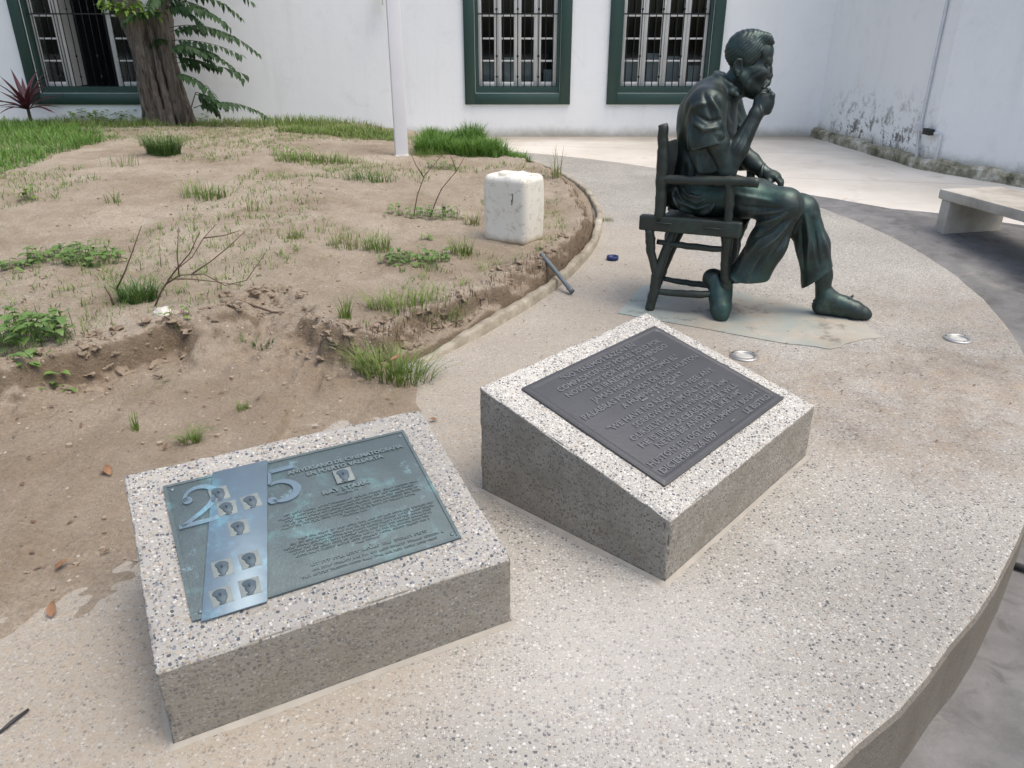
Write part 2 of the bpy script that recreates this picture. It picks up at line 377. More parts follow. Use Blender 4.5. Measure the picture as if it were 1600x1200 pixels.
def mk_ledge():
    m = NT('mouldy_ledge'); co = m.co('World'); col = m.ramp(m.noise(co, 4.5, 8, .75), [(.36, (.06, .065, .035)), (.5, (.3, .28, .2)), (.62, (.58, .56, .49))]); m.bs(Base_Color=col, Roughness=.9, Normal=m.bump(m.noise(co, 30, 5, .7), .4, .01)); return m.m
M['ledge'] = mk_ledge()
def mk_painted(name, col, chip, amount):
    m = NT(name); co = m.co('World'); c = m.mix(m.noise(co, 2, 6), [x*.8 for x in col], [x*1.2 for x in col])
    c = m.mix(m.math('MULTIPLY', m.smooth(m.noise(co, 5.5, 9, .75), amount, amount+.03), .9), c, chip); m.bs(Base_Color=c, Roughness=.5, Normal=m.bump(m.noise(co, 40, 4), .15, .004)); return m.m
M['green'] = mk_painted('dark_green_paint', (.02, .056, .045), (.4, .42, .38), .69)
M['white'] = mk_painted('white_gloss_paint', (.66, .66, .63), (.3, .28, .24), .72)
M['iron'] = simple('black_iron', (.02, .024, .022), .55, .3)
M['glass'] = None
def mk_glass():
    m = NT('window_glass'); t = m.n('BsdfTransparent'); t.inputs[0].default_value = (.75, .8, .78, 1); gl = m.n('BsdfGlossy'); gl.inputs['Roughness'].default_value = .03
    fr = m.n('Fresnel'); fr.inputs[0].default_value = 1.5; mx = m.n('MixShader'); m.t.links.new(fr.outputs[0], mx.inputs[0]); m.t.links.new(t.outputs[0], mx.inputs[1]); m.t.links.new(gl.outputs[0], mx.inputs[2]); m.t.links.new(mx.outputs[0], m.out.inputs[0]); return m.m
M['glass'] = mk_glass()
M['room'] = simple('dim_room', (.09, .09, .1), .9, var=.4, scale=2)
M['paper'] = simple('pale_board', (.62, .64, .72), .8, var=.25, scale=3)
def mk_bronze(name, green, pale):
    m = NT(name); co = m.co('Object')
    a = m.mix(m.noise(co, 7, 6, .65), (.02, .025, .024), (.07, .085, .08))
    k = m.smooth(m.noise(co, 4.2, 6, .7, .4), .4, .66); a = m.mix(m.math('MULTIPLY', k, green), a, (.048, .105, .09))
    mp = m.n('Mapping'); m.set(mp, 'Vector', co); mp.inputs['Scale'].default_value = (1, 1, .3); kk = m.smooth(m.noise(mp.outputs[0], 11, 6, .7, .3), .52, .7); a = m.mix(m.math('MULTIPLY', kk, pale), a, (.16, .2, .185))
    g = m.n('NewGeometry'); pt = m.smooth(g.outputs['Pointiness'], .5, .56); a = m.mix(m.math('MULTIPLY', pt, .5), a, (.1, .125, .11))
    k2 = m.smooth(m.noise(co, 26, 5, .75), .6, .72); a = m.mix(m.math('MULTIPLY', k2, .4), a, (.07, .15, .13))
    m.bs(Base_Color=a, Metallic=.78, Roughness=m.ramp(m.noise(co, 9, 5), [(.3, .36), (.7, .6)]), Normal=m.bump(m.math('ADD', m.noise(co, 22, 4, .6), m.math('MULTIPLY', m.noise(co, 95, 3), .3)), .18, .008)); return m.m
M['bronze'] = mk_bronze('patinated_bronze', .35, .32); M['bronzeG'] = mk_bronze('green_patinated_bronze', .7, .32)
def mk_oldchair():
    m = NT('brown_green_bronze'); co = m.co('Object'); a = m.mix(m.noise(co, 9, 6, .65), (.022, .026, .022), (.055, .068, .056)); k = m.smooth(m.noise(co, 6, 6, .7), .5, .7); a = m.mix(m.math('MULTIPLY', k, .5), a, (.06, .11, .09))
    m.bs(Base_Color=a, Metallic=.4, Roughness=.5, Normal=m.bump(m.noise(co, 30, 5, .65), .35, .008)); return m.m
M['chair'] = mk_oldchair()
def mk_slab():
    m = NT('stained_mortar'); co = m.co('World'); a = m.ramp(m.noise(co, 2.2, 7, .65), [(.3, (.26, .23, .18)), (.5, (.35, .315, .25)), (.7, (.42, .39, .33))])
    k = m.smooth(m.noise(co, 2.0, 7, .68, .5), .42, .6); s = m.sep(co); k = m.math('MAXIMUM', m.math('MULTIPLY', k, .9), m.math('SUBTRACT', 1.0, m.smooth(m.math('ADD', s[0], m.math('MULTIPLY', m.noise(co, 3, 5), .5)), .95, 1.25)))
    a = m.mix(m.math('MULTIPLY', k, .85), a, m.mix(m.noise(co, 6, 5, .7), (.2, .25, .225), (.33, .38, .355))); d = m.smooth(m.noise(co, 5, 6, .75), .54, .64); a = m.mix(m.math('MULTIPLY', d, .65), a, (.12, .11, .09))
    m.bs(Base_Color=a, Roughness=.7, Normal=m.bump(m.noise(co, 35, 5, .7), .3, .006)); return m.m
M['slab'] = mk_slab()
def mk_plaqueL():
    m = NT('verdigris_bronze'); co = m.co('Object'); a = m.mix(m.noise(co, 9, 6, .6), (.065, .088, .09), (.135, .178, .18))
    k = m.smooth(m.noise(co, 6.5, 6, .65, .3), .5, .7); a = m.mix(m.math('MULTIPLY', k, .75), a, (.18, .37, .37)); k = m.smooth(m.noise(co, 15, 6, .7), .6, .72); a = m.mix(m.math('MULTIPLY', k, .5), a, (.3, .5, .55))
    m.bs(Base_Color=a, Metallic=.35, Roughness=.45, Normal=m.bump(m.noise(co, 120, 4, .6, 2.0), .5, .003)); return m.m
M['plaqueL'] = mk_plaqueL()
M['stripL'] = None
def mk_strip():
    m = NT('blue_bronze'); co = m.co('Object'); a = m.mix(m.noise(co, 8, 6, .65), (.11, .15, .18), (.19, .27, .32)); k = m.smooth(m.noise(co, 9, 6, .7), .5, .7); a = m.mix(m.math('MULTIPLY', k, .6), a, (.22, .47, .55))
    m.bs(Base_Color=a, Metallic=.35, Roughness=.42, Normal=m.bump(m.noise(co, 50, 4), .2, .003)); return m.m
M['stripL'] = mk_strip()
M['pad'] = simple('pale_recess', (.2, .23, .22), .75, .05, .3, 40)
M['relief'] = simple('relief_bronze', (.07, .1, .12), .6, .2, .35, 60)
M['letterL'] = simple('letter_bronze', (.16, .205, .21), .45, .35, .35, 12)
M['plaqueR'] = simple('dark_grey_bronze', (.078, .08, .083), .5, .35, .2, 9, .3, 70)
M['letterR'] = simple('letter_grey_bronze', (.165, .168, .172), .5, .35, .2, 15)
def mk_can():
    m = NT('dirty_white_plastic'); co = m.co('Object'); a = m.mix(m.noise(co, 4, 5), (.68, .66, .57), (.8, .78, .7)); k = m.smooth(m.noise(co, 20, 8, .8, .8), .52, .62); a = m.mix(m.math('MULTIPLY', k, .45), a, (.32, .25, .15))
    s = m.sep(co); lo = m.math('SUBTRACT', 1.0, m.smooth(m.math('SUBTRACT', s[2], m.math('MULTIPLY', m.noise(co, 12, 4), .06)), -.02, .035)); a = m.mix(m.math('MULTIPLY', lo, .7), a, (.3, .2, .08))
    m.bs(Base_Color=a, Roughness=.4, Normal=m.bump(m.noise(co, 8, 4), .25, .01)); m.b.inputs['Subsurface Weight'].default_value = .15; m.b.inputs['Subsurface Radius'].default_value = (.03, .03, .02); return m.m
M['can'] = mk_can()
def mk_kerb():
    m = NT('dirty_kerb_cement'); co = m.co('World'); a = m.ramp(m.noise(co, 5, 8, .7), [(.32, (.17, .145, .1)), (.52, (.33, .295, .225)), (.7, (.5, .465, .38))]); m.bs(Base_Color=a, Roughness=.9, Normal=m.bump(m.noise(co, 40, 5, .7), .5, .008)); return m.m
M['kerb'] = mk_kerb()
def mk_bench():
    m = NT('bench_concrete'); co = m.co('World'); a = m.ramp(m.noise(co, 3, 8, .65), [(.32, (.3, .27, .22)), (.55, (.48, .45, .38)), (.75, (.58, .55, .48))]); m.bs(Base_Color=a, Roughness=.8, Normal=m.bump(m.noise(co, 60, 4), .3, .004)); return m.m
M['bench'] = mk_bench()
M['kerbc'] = simple('bedding_cement', (.34, .315, .265), .9, var=.3, scale=14, bump=.4, bscale=90)
def mk_leaf(name, c0, c1, rough=.5, sss=.25):
    m = NT(name); oi = m.n('ObjectInfo'); co = m.co('World'); f = m.noise(co, 18, 4, .7); a = m.mix(m.ramp(f, [(.3, 0), (.7, 1)]), c0, c1); m.bs(Base_Color=a, Roughness=rough)
    tr = m.n('BsdfTranslucent'); m.t.links.new(a, tr.inputs[0]); mx = m.n('MixShader'); mx.inputs[0].default_value = sss; m.t.links.new(m.b.outputs[0], mx.inputs[1]); m.t.links.new(tr.outputs[0], mx.inputs[2]); m.t.links.new(mx.outputs[0], m.out.inputs[0]); return m.m
M['grass'] = mk_leaf('grass_blade', (.1, .17, .03), (.23, .31, .075)); M['grassD'] = mk_leaf('dark_grass', (.045, .115, .025), (.12, .21, .045)); M['grassL'] = mk_leaf('lawn_grass', (.065, .165, .022), (.17, .31, .05))
M['grassP'] = mk_leaf('pale_grass', (.16, .2, .06), (.3, .31, .12)); M['weed'] = mk_leaf('weed_leaf', (.08, .16, .035), (.19, .3, .075)); M['leafD'] = mk_leaf('dark_leaf', (.018, .055, .016), (.05, .115, .028), .6)
M['leafY'] = mk_leaf('yellow_green_leaf', (.1, .2, .03), (.22, .34, .06)); M['red'] = mk_leaf('red_leaf', (.045, .022, .03), (.16, .035, .045), .4); M['dry'] = mk_leaf('dry_leaf', (.14, .07, .035), (.36, .2, .1), .7, .1)
M['crumb'] = simple('dry_crumb', (.32, .255, .185), .95, var=.4, scale=30); M['clod'] = simple('earth_clod', (.235, .185, .13), .95, var=.5, scale=14, bump=.8, bscale=60)
M['litter'] = simple('leaf_litter', (.16, .1, .06), .9, var=.6, scale=30)
M['twig'] = simple('dry_twig', (.12, .078, .055), .85, var=.4, scale=20, bump=.4, bscale=80)
def mk_bark():
    m = NT('grey_bark'); co = m.co('World'); mp = m.n('Mapping'); m.set(mp, 'Vector', co); mp.inputs['Scale'].default_value = (1, 1, .12); h = m.noise(mp.outputs[0], 26, 7, .7, .6)
    a = m.ramp(h, [(.34, (.035, .028, .022)), (.5, (.125, .104, .082)), (.7, (.23, .198, .16))]); a = m.mix(m.math('MULTIPLY', m.smooth(m.noise(co, 6, 5), .6, .7), .35), a, (.16, .17, .1)); m.bs(Base_Color=a, Roughness=.9, Normal=m.bump(h, .9, .03)); return m.m
M['bark'] = mk_bark()
M['post'] = simple('white_post_paint', (.76, .765, .77), .6, var=.06, scale=3, bump=.1)
M['pvc'] = simple('grey_pipe_plastic', (.13, .15, .155), .45, var=.2, scale=20); M['blue'] = simple('blue_plastic', (.015, .03, .12), .4)
M['steel'] = simple('dull_steel', (.42, .41, .38), .4, .7, .2, 25, .2); M['lens'] = simple('frosted_lens', (.5, .5, .46), .25, .1, .2, 20)
M['conduit'] = simple('painted_conduit', (.6, .61, .62), .5, var=.15, scale=15); M['rubber'] = simple('black_rubber', (.03, .03, .03), .6); M['stone'] = simple('pale_stone', (.55, .52, .46), .85, var=.3, scale=25, bump=.5)
M['ink'] = simple('black_marker', (.02, .02, .02), .6); M['label'] = simple('worn_label', (.45, .42, .52), .6, var=.35, scale=60)

# ================================================================== SETTING
TC, TR = np.array([-2.334, 5.01]), 4.959          # terrace: a round platform
KC, KR = np.array([-4.645, 6.201]), 5.317         # planting bed kerb: an arc on the terrace
def paving_z(x, y):
    return -.25+.242*sstep(3.2, 6.0, y)
xs = np.r_[np.linspace(-40, -8, 9)[:-1], np.linspace(-8, 8, 65), np.linspace(8, 40, 9)[1:]]; ys = np.r_[np.linspace(-40, -2, 9)[:-1], np.linspace(-2, 8, 51), np.linspace(8, 13.5, 4)[1:]]
XX, YY = np.meshgrid(xs, ys); ZZ = paving_z(XX, YY); nx = len(xs)
V = np.stack([XX.ravel(), YY.ravel(), ZZ.ravel()], 1); ii = np.arange((len(ys)-1)*(nx-1)); i0 = (ii//(nx-1))*nx+ii % (nx-1)
kind(link('paving', npmesh('paving', V, np.stack([i0, i0+1, i0+nx+1, i0+nx], 1)), M['paving']), 'structure')
pb = [G(1221, 297)[:2], G(1300, 309)[:2], G(1392, 325)[:2], G(1466, 332)[:2], G(1564, 346)[:2], (4.4, 4.9), (7, 3.6)]
MB().prism([(-9, 6.0), (1.5, 6.0), (2.0, 6.6)]+[tuple(p) for p in pb]+[(9, 3.6), (9, 12), (-9, 12)], -.3, -.004).build('patio', M['patio'])
kind(bpy.data.objects['patio'], 'structure')
mb = MB(); n = 220; V = []; F = []
prof = [(TR+.004, -.27), (TR+.002, -.02), (TR-.004, -.006), (TR-.014, 0.0)]
for r_, z in prof:
    for j in range(n):
        a = 2*math.pi*j/n; k = 1+.0006*math.sin(j*1.7)+.0005*math.sin(j*4.1); V.append((TC[0]+r_*k*math.cos(a), TC[1]+r_*k*math.sin(a), z))
F = [(i*n+j, i*n+(j+1) % n, (i+1)*n+(j+1) % n, (i+1)*n+j) for i in range(3) for j in range(n)]+[tuple(3*n+j for j in range(n))]
kind(mb.add(V, F).build('terrace', M['terrace'], smooth=False), 'structure')

# ---- planting bed: raised sandy soil with a broken bank
BANK = [tuple(G(px, py, .11)[:2]) for px, py in [(770, 238), (862, 270), (902, 306), (915, 345), (905, 378), (872, 405), (835, 415), (790, 440), (740, 466), (690, 480), (640, 500), (585, 535), (540, 548), (500, 530), (478, 490), (440, 462), (400, 470)]]+[tuple(G(px, py, .14)[:2]) for px, py in [(365, 488), (335, 500), (250, 505), (170, 540), (80, 565), (0, 590)]]+[(-2.6, 2.2), (-3.4, 2.0), (-9, 1.8), (-9, 12), (-.9, 12), (-.6, 9.9)]
def poly_sd(x, y, poly):
    x = np.asarray(x, float); y = np.asarray(y, float); d = np.full(x.shape, 1e9); ins = np.zeros(x.shape, bool); n = len(poly)
    for i in range(n):
        ax, ay = poly[i]; bx, by = poly[(i+1) % n]; ex, ey = bx-ax, by-ay; t = np.clip(((x-ax)*ex+(y-ay)*ey)/(ex*ex+ey*ey), 0, 1)
        d = np.minimum(d, (x-ax-ex*t)**2+(y-ay-ey*t)**2); c = ((ay > y) != (by > y)) & (x < (bx-ax)*(y-ay)/((by-ay) if by != ay else 1e-9)+ax); ins ^= c
    d = np.sqrt(d); return np.where(ins, -d, d)
def soil_z(x, y):
    x = np.asarray(x, float); y = np.asarray(y, float)
    wob = .10*fbm(x*3.6, y*3.6, oct=3, seed=3)+.06*fbm(x*13, y*13, oct=3, seed=9); d = poly_sd(x, y, BANK)+wob
    gentle = np.clip(sstep(-.85, -1.05, x)*(1-sstep(-1.25, -1.45, x)), 0, 1)
    wd = .08+.05*fbm(x*1.7, y*1.7, oct=2, seed=31)+.3*gentle
    top = .115+.03*sstep(-.3, -1.6, x)+.09*sstep(.2, 3.0, -d)+.022*fbm(x*.7, y*.7, oct=3, seed=5)+.018*fbm(x*2.6, y*2.6, oct=3, seed=6); low = .04-.075*sstep(.05, .95, d-np.where(x < -.8, .75, 0))
    t = 1-sstep(-.02, wd, d); z = low+(top-low)*t
    lip = np.exp(-((d+.03)/.05)**2)*.014; z = z+lip*t
    z = z+.015*fbm(x*9, y*9, oct=4, seed=11)+.005*fbm(x*30, y*30, oct=2, seed=12)+.004*vnoise(x*45, y*45, seed=13)*(.4+sstep(-.1, .05, d)*(1-sstep(.15, .4, d))*3.5)
    dk = np.hypot(x-KC[0], y-KC[1])-KR                      # keep the soil behind the kerb where there is one
    lim = .034+.012*fbm(x*9, y*9, oct=2, seed=4)+7*np.maximum(-dk-.05, 0)-.1*sstep(-.05, -.01, dk)
    line = x-(-.37+(2.97-y)*.22); lim2 = .05-.1*sstep(-.25, .12, line+.1*fbm(x*4, y*4, oct=3, seed=41))
    z = np.where(y > 2.95, np.minimum(z, lim), np.minimum(z, np.where(y > 1.2, lim2+np.where(line < -.3, 1, 0), z)))
    for (cx, cy, hx, hy, hh) in ((-.72, 2.98, .13, .1, .05), (-1.25, 3.2, .12, .09, .035), (-1.85, 2.5, .2, .12, .05), (-2.1, 2.3, .2, .15, .05)):
        q = ((x-cx)/hx)**2+((y-cy)/hy)**2+.5*vnoise(x*14, y*14, seed=21); z = z+hh*np.exp(-q*1.1)
    return z
gx = np.r_[np.arange(-9, -3.2, .06), np.arange(-3.2, .78, .0135)]; gy = [1.0]
while gy[-1] < 10.9: gy.append(gy[-1]+max(.012, .0052*gy[-1]))
gy = np.array(gy); XX, YY = np.meshgrid(gx, gy); ZZ = soil_z(XX, YY); nx = len(gx)
V = np.stack([XX.ravel(), YY.ravel(), ZZ.ravel()], 1); ii = np.arange((len(gy)-1)*(nx-1)); i0 = (ii//(nx-1))*nx+ii % (nx-1); Q = np.stack([i0, i0+1, i0+nx+1, i0+nx], 1)
Q = Q[(V[Q, 2].max(1) > -.012)]
used = np.unique(Q); mp_ = np.full(len(V), -1); mp_[used] = np.arange(len(used))
kind(link('soil_bed', npmesh('soil_bed', V[used], mp_[Q]), M['soil']), 'structure')
_lx = np.arange(-9.5, 1.2, .02); _ly = np.arange(.6, 11.2, .02); _LX, _LY = np.meshgrid(_lx, _ly); _LZ = soil_z(_LX, _LY)
def sz(x, y):
    u = min(max((x+9.5)/.02, 0), len(_lx)-2.001); v = min(max((y-.6)/.02, 0), len(_ly)-2.001); i, j = int(u), int(v); a, b = u-i, v-j
    return float((_LZ[j, i]*(1-a)+_LZ[j, i+1]*a)*(1-b)+(_LZ[j+1, i]*(1-a)+_LZ[j+1, i+1]*a)*b)
# ---- kerb
a0 = math.atan2(2.974-KC[1], -.364-KC[0]); a1 = math.atan2(9.6-KC[1], -.45-KC[0]); n = 150; V = []
for i in range(n+1):
    a = a0+(a1-a0)*i/n; e = sstep(0, .06, i/n); wv = .006*math.sin(i*.31)+.004*math.sin(i*.83)
    for r_, z in ((KR-.024, -.03), (KR-.022+wv, .04), (KR-.016+wv, .047), (KR+.016+wv*.6, .046), (KR+.023+wv*.6, .038), (KR+.028, -.03)):
        zz = z if z < 0 else z*(.15+.85*float(e))+.004*math.sin(i*1.9+r_*50); V.append((KC[0]+r_*math.cos(a), KC[1]+r_*math.sin(a), zz))
F = [(i*6+j, (i+1)*6+j, (i+1)*6+j+1, i*6+j+1) for i in range(n) for j in range(5)]+[tuple(range(6)), tuple(n*6+j for j in range(5, -1, -1))]
tag(MB().add(V, F).build('kerb', M['kerb'], smooth=True), 'low curved cement kerb between the sandy bed and the pebble terrace', 'kerb')

# ================================================================== BUILDING with windows
WY = 10.816
bld = empty('white_building', (0, WY, 0))
tag(bld, 'white plastered building across the back with dark green framed barred windows', 'building')
WIN = [(-6.36, -4.70, True), (-.62, .765, False), (1.249, 2.702, False)]; WZ0, WZ1 = .407, 2.75
def wall_with_holes(x0, x1, z0, z1, holes, th):
    xs = sorted({x0, x1, *[h[0] for h in holes], *[h[1] for h in holes]}); zs = [z0, WZ0+.14, WZ1-.14, z1]; m = MB()
    for i in range(len(xs)-1):
        for j in range(3):
            if j == 1 and any(h[0]-1e-6 <= xs[i] and xs[i+1] <= h[1]+1e-6 for h in holes): continue
            m.add([(xs[i], 0, zs[j]), (xs[i+1], 0, zs[j]), (xs[i+1], 0, zs[j+1]), (xs[i], 0, zs[j+1])], [(0, 1, 2, 3)])
    for h in holes:
        a, b, c, d = h[0], h[1], zs[1], zs[2]
        m.add([(a, 0, c), (b, 0, c), (b, th, c), (a, th, c)], [(0, 1, 2, 3)]); m.add([(a, 0, d), (b, 0, d), (b, th, d), (a, th, d)], [(3, 2, 1, 0)])
        m.add([(a, 0, c), (a, 0, d), (a, th, d), (a, th, c)], [(3, 2, 1, 0)]); m.add([(b, 0, c), (b, 0, d), (b, th, d), (b, th, c)], [(0, 1, 2, 3)])
    m.add([(x0, 0, z1), (x1, 0, z1), (x1, th, z1), (x0, th, z1)], [(0, 1, 2, 3)]); m.add([(x0, 0, z0), (x0, 0, z1), (x0, th, z1), (x0, th, z0)], [(3, 2, 1, 0)])
    return m
wall_with_holes(-16, 4.115, -.3, 4.6, [(a+.14, b-.14) for a, b, _ in WIN], .4).build('wall', M['wall'], bld)
def ring(m, x0, x1, z0, z1, wd, y0, y1, wb=None):
    wb = wb or wd; m.box(x0, x0+wd, y0, y1, z0, z1).box(x1-wd, x1, y0, y1, z0, z1).box(x0+wd, x1-wd, y0, y1, z0, z0+wb).box(x0+wd, x1-wd, y0, y1, z1-wd, z1); return m
for wi, (x0, x1, opened) in enumerate(WIN):
    win = link('window', bevel_mesh(ring(MB(), x0, x1, WZ0, WZ1, .138, -.035, .012).mesh('window'), .004, 1), M['green'], bld); win['label'] = ['open dark window partly behind the tree', 'left of the two windows beside the post', 'window behind the bronze statue'][wi]
    rv = ring(MB(), x0+.1405, x1-.1405, WZ0+.1405, WZ1-.1405, .036, .014, .2, .075); rv.build('reveal', M['green'], win)
    a, b, c, d = x0+.178, x1-.178, WZ0+.218, WZ1-.178; nl = 4; lw = (b-a)/nl; rows = 7; st = .046
    for li in range(nl):
        la, lb = a+li*lw+.002, a+(li+1)*lw-.002
        swing = opened and li in (1, 2)
        if swing: continue
        fr = ring(MB(), la, lb, c, d, st, .095, .13, .055); ph = (d-c-.055-st-.022*(rows-1))/rows
        for r_ in range(1, rows):
            z = c+.055+r_*ph+(r_-1)*.022; fr.box(la+st, lb-st, .1, .126, z, z+.022)
        link('casement', bevel_mesh(fr.mesh('casement'), .003, 1), M['white'], win)
        for r_ in range(rows):
            z = c+.055+r_*(ph+.022); MB().box(la+st, lb-st, .111, .115, z, z+ph).build('pane', M['glass'], win)
    if opened:
        for (hx, dx) in ((a+lw, .03), (a+3*lw-.03, .03)):
            fr = MB().box(hx, hx+.035, .14, .14+lw, c, d); link('casement', fr.mesh('casement'), M['white'], win)
    nb = int((b-a+.06)/.088); 
    for k in range(nb+1):
        x = a-.03+(b-a+.06)*k/nb; m = MB().tube([(x, .045, c-.02), (x, .045, d+.02)], .0065, 6)
        if k % 3 == 0:
            for z in (c+.12, c+.37, c+.92, c+1.2): m.lathe([(.004, -.02), (.014, -.008), (.014, .008), (.004, .02)], 6, (x, .045, z))
        m.build('iron_bar', M['iron'], win, True)
    for z in (c+.865, c+1.7): MB().box(a-.035, b+.035, .036, .042, z-.008, z+.008).build('crossbar', M['iron'], win)
    MB().add([(x, y, z) for (x, y) in ((x0-.1, .402), (x1+.1, .402), (x1+.1, 2.6), (x0-.1, 2.6)) for z in (.0, 3.0)], [(2, 3, 5, 4), (4, 5, 7, 6), (6, 7, 1, 0), (0, 2, 4, 6), (1, 7, 5, 3)]).build('room', M['room'], win)
    if not opened:
        for (u0, u1, h, dy) in ((.05, .3, .24, .24), (.33, .52, .3, .2), (.55, .8, .26, .26), (.84, .97, .15, .22)):
            MB().box(a+(b-a)*u0, a+(b-a)*u1, dy, dy+.03, c-.1, c+h+.05*wi).build('board', M['paper'], win)
# ---- wall on the right, with a bend, a foot ledge and a conduit
rw = empty('right_wall', (4.1, WY, 0)); tag(rw, 'white boundary wall on the right with black mould along its foot', 'wall')
RP = [(4.10, 10.83), (4.26, 8.1), (4.78, 6.95), (6.6, 4.6), (9.5, 1.5)]
m = MB(); V = []
for (x, y) in RP: V += [(x-4.1, y-WY, -.3), (x-4.1, y-WY, 4.6)]
for (x, y) in RP[::-1]: V += [(x-4.1+.3, y-WY+.05, -.3), (x-4.1+.3, y-WY+.05, 4.6)]
k = len(V)//2; m.add(V, [(2*i, 2*i+1, 2*((i+1) % k)+1, 2*((i+1) % k)) for i in range(k)]+[tuple(2*i+1 for i in range(k))]).build('wall', M['wallR'], rw)
# resample a finer ledge
pts = []
for i in range(len(RP)-1):
    for t in np.linspace(0, 1, 24, endpoint=False): pts.append(np.array(RP[i])*(1-t)+np.array(RP[i+1])*t)
V = []; pts = pts[:80]
for i, p in enumerate(pts):
    d = pts[min(i+1, len(pts)-1)]-pts[max(i-1, 0)]; d = d/np.linalg.norm(d); nrm = np.array([d[1], -d[0]]); nrm = nrm if nrm[0] < 0 else -nrm; o = .075+.01*math.sin(i*.9); h = .105+.012*math.sin(i*.7+1)
    for (q, z) in ((-.02, -.1), (o, -.1), (o, h-.03), (o-.02, h), (-.02, h+.008)): V.append((p[0]+nrm[0]*q-4.1, p[1]+nrm[1]*q-WY, z))
F = [(i*5+j, i*5+j+1, (i+1)*5+j+1, (i+1)*5+j) for i in range(len(pts)-1) for j in range(4)]+[(4, 3, 2, 1, 0)]
MB().add(V, F).build('ledge', M['ledge'], rw)
cd = empty('electrical_conduit', (4.2, 8.2, .15)); tag(cd, 'thin white painted conduit running up the right wall to a small switch box', 'conduit')
def cl(x, y, z): return (x-4.2, y-8.2, z-.15)
MB().tube([cl(4.23, 8.25, .0), cl(4.215, 8.27, .12), cl(4.222, 8.33, .3), cl(4.235, 8.33, 4.4)], .016, 8).build('pipe', M['conduit'], cd, True)
MB().tube([cl(4.225, 8.33, .36), cl(4.23, 8.2, .355), cl(4.27, 8.01, .35)], .013, 8).tube([cl(4.275, 8.0, .35), cl(4.275, 7.99, .0)], .014, 8).build('pipe', M['conduit'], cd, True)
link('switch_box', bevel_mesh(MB().box(-.03, .03, -.07, .07, -.03, .03).mesh('switch_box'), .01), M['iron'], cd, cl(4.225, 8.15, .36)); link('switch_box', bevel_mesh(MB().box(-.028, .028, -.035, .035, -.04, .04).mesh('switch_box'), .01), M['conduit'], cd, cl(4.21, 8.34, .38))
# ---- white post, lamp hook on the wall
px_, py_ = -1.108, 7.97
ps = empty('white_post', (px_, py_, sz(px_, py_)-.1), R(12)); tag(ps, 'plain white post standing in the soil between two grass patches', 'post')
link('shaft', bevel_mesh(MB().box(-.062, .062, -.062, .062, 0, 3.4).mesh('shaft'), .012), M['post'], ps); link('foot', bevel_mesh(MB().box(-.075, .075, -.075, .075, 0, .115).mesh('foot'), .01), M['stone'], ps)
lq = onY(593, -4, 10.7); wl = empty('wall_lamp', tuple(lq)); tag(wl, 'small white lamp bracket on the back wall above the grass', 'lamp')
MB().tube([(-.02, .12, .12), (-.02, 0, .12), (-.01, -.02, .06)], .012, 8).build('arm', M['white'], wl, True); MB().lathe([(.02, .06), (.055, .05), (.075, .0), (.07, -.005), (.0, .02)], 20, (-.01, -.02, 0)).build('shade', M['white'], wl, True); MB().tube([(.03, -.02, .03), (.045, -.02, -.02), (.04, -.02, -.07), (.03, -.02, -.085)], .012, 8).build('hook', M['white'], wl, True)

# ---- concrete bench
bz = -.015; b0 = empty('concrete_bench', (3.05, 5.52, bz), R(11)); tag(b0, 'plain concrete slab bench on the grey paving by the right edge', 'bench')
link('seat', bevel_mesh(MB().box(0, .5, -1.6, .03, .212, .282).mesh('seat'), .012), M['bench'], b0)
for y in (-.085, -1.5): link('leg', bevel_mesh(MB().box(.015, .485, y, y+.09, -.15, .211).mesh('leg'), .008), M['bench'], b0)

# ================================================================== PLINTHS with bronze plaques
def text_mesh(body, size, extrude, bold=.0):
    c = bpy.data.curves.new('t', 'FONT'); c.body = body; c.size = size; c.extrude = extrude; c.offset = bold; c.resolution_u = 2; c.fill_mode = 'FRONT'
    o = bpy.data.objects.new('t', c); COL.objects.link(o); dg = bpy.context.evaluated_depsgraph_get(); dg.update(); me = bpy.data.meshes.new_from_object(o.evaluated_get(dg)); bpy.data.objects.remove(o); bpy.data.curves.remove(c)
    me.name = 'text_line'; me.materials.clear(); return me
def fit_text(body, u0, u1, v, height, mat, parent, z, extr=.0022, bold=.0009, name='text_line', slant=0.0):
    me = text_mesh(body, 1.0, 0.0, 0.0); co = np.zeros(len(me.vertices)*3); me.vertices.foreach_get('co', co); co = co.reshape(-1, 3); w0, w1 = co[:, 0].min(), co[:, 0].max(); bpy.data.meshes.remove(me)
    sx = (u1-u0)/(w1-w0); sy = height/.73
    me = text_mesh(body, 1.0, extr/2, bold/((sx+sy)/2)); co = np.zeros(len(me.vertices)*3); me.vertices.foreach_get('co', co); co = co.reshape(-1, 3)
    co[:, 0] = u0+(co[:, 0]-w0)*sx+slant*co[:, 1]*sy; co[:, 1] = v+co[:, 1]*sy; co[:, 2] = z+extr/2+co[:, 2]; me.vertices.foreach_set('co', co.ravel()); me.update()
    return link(name, me, mat, parent)
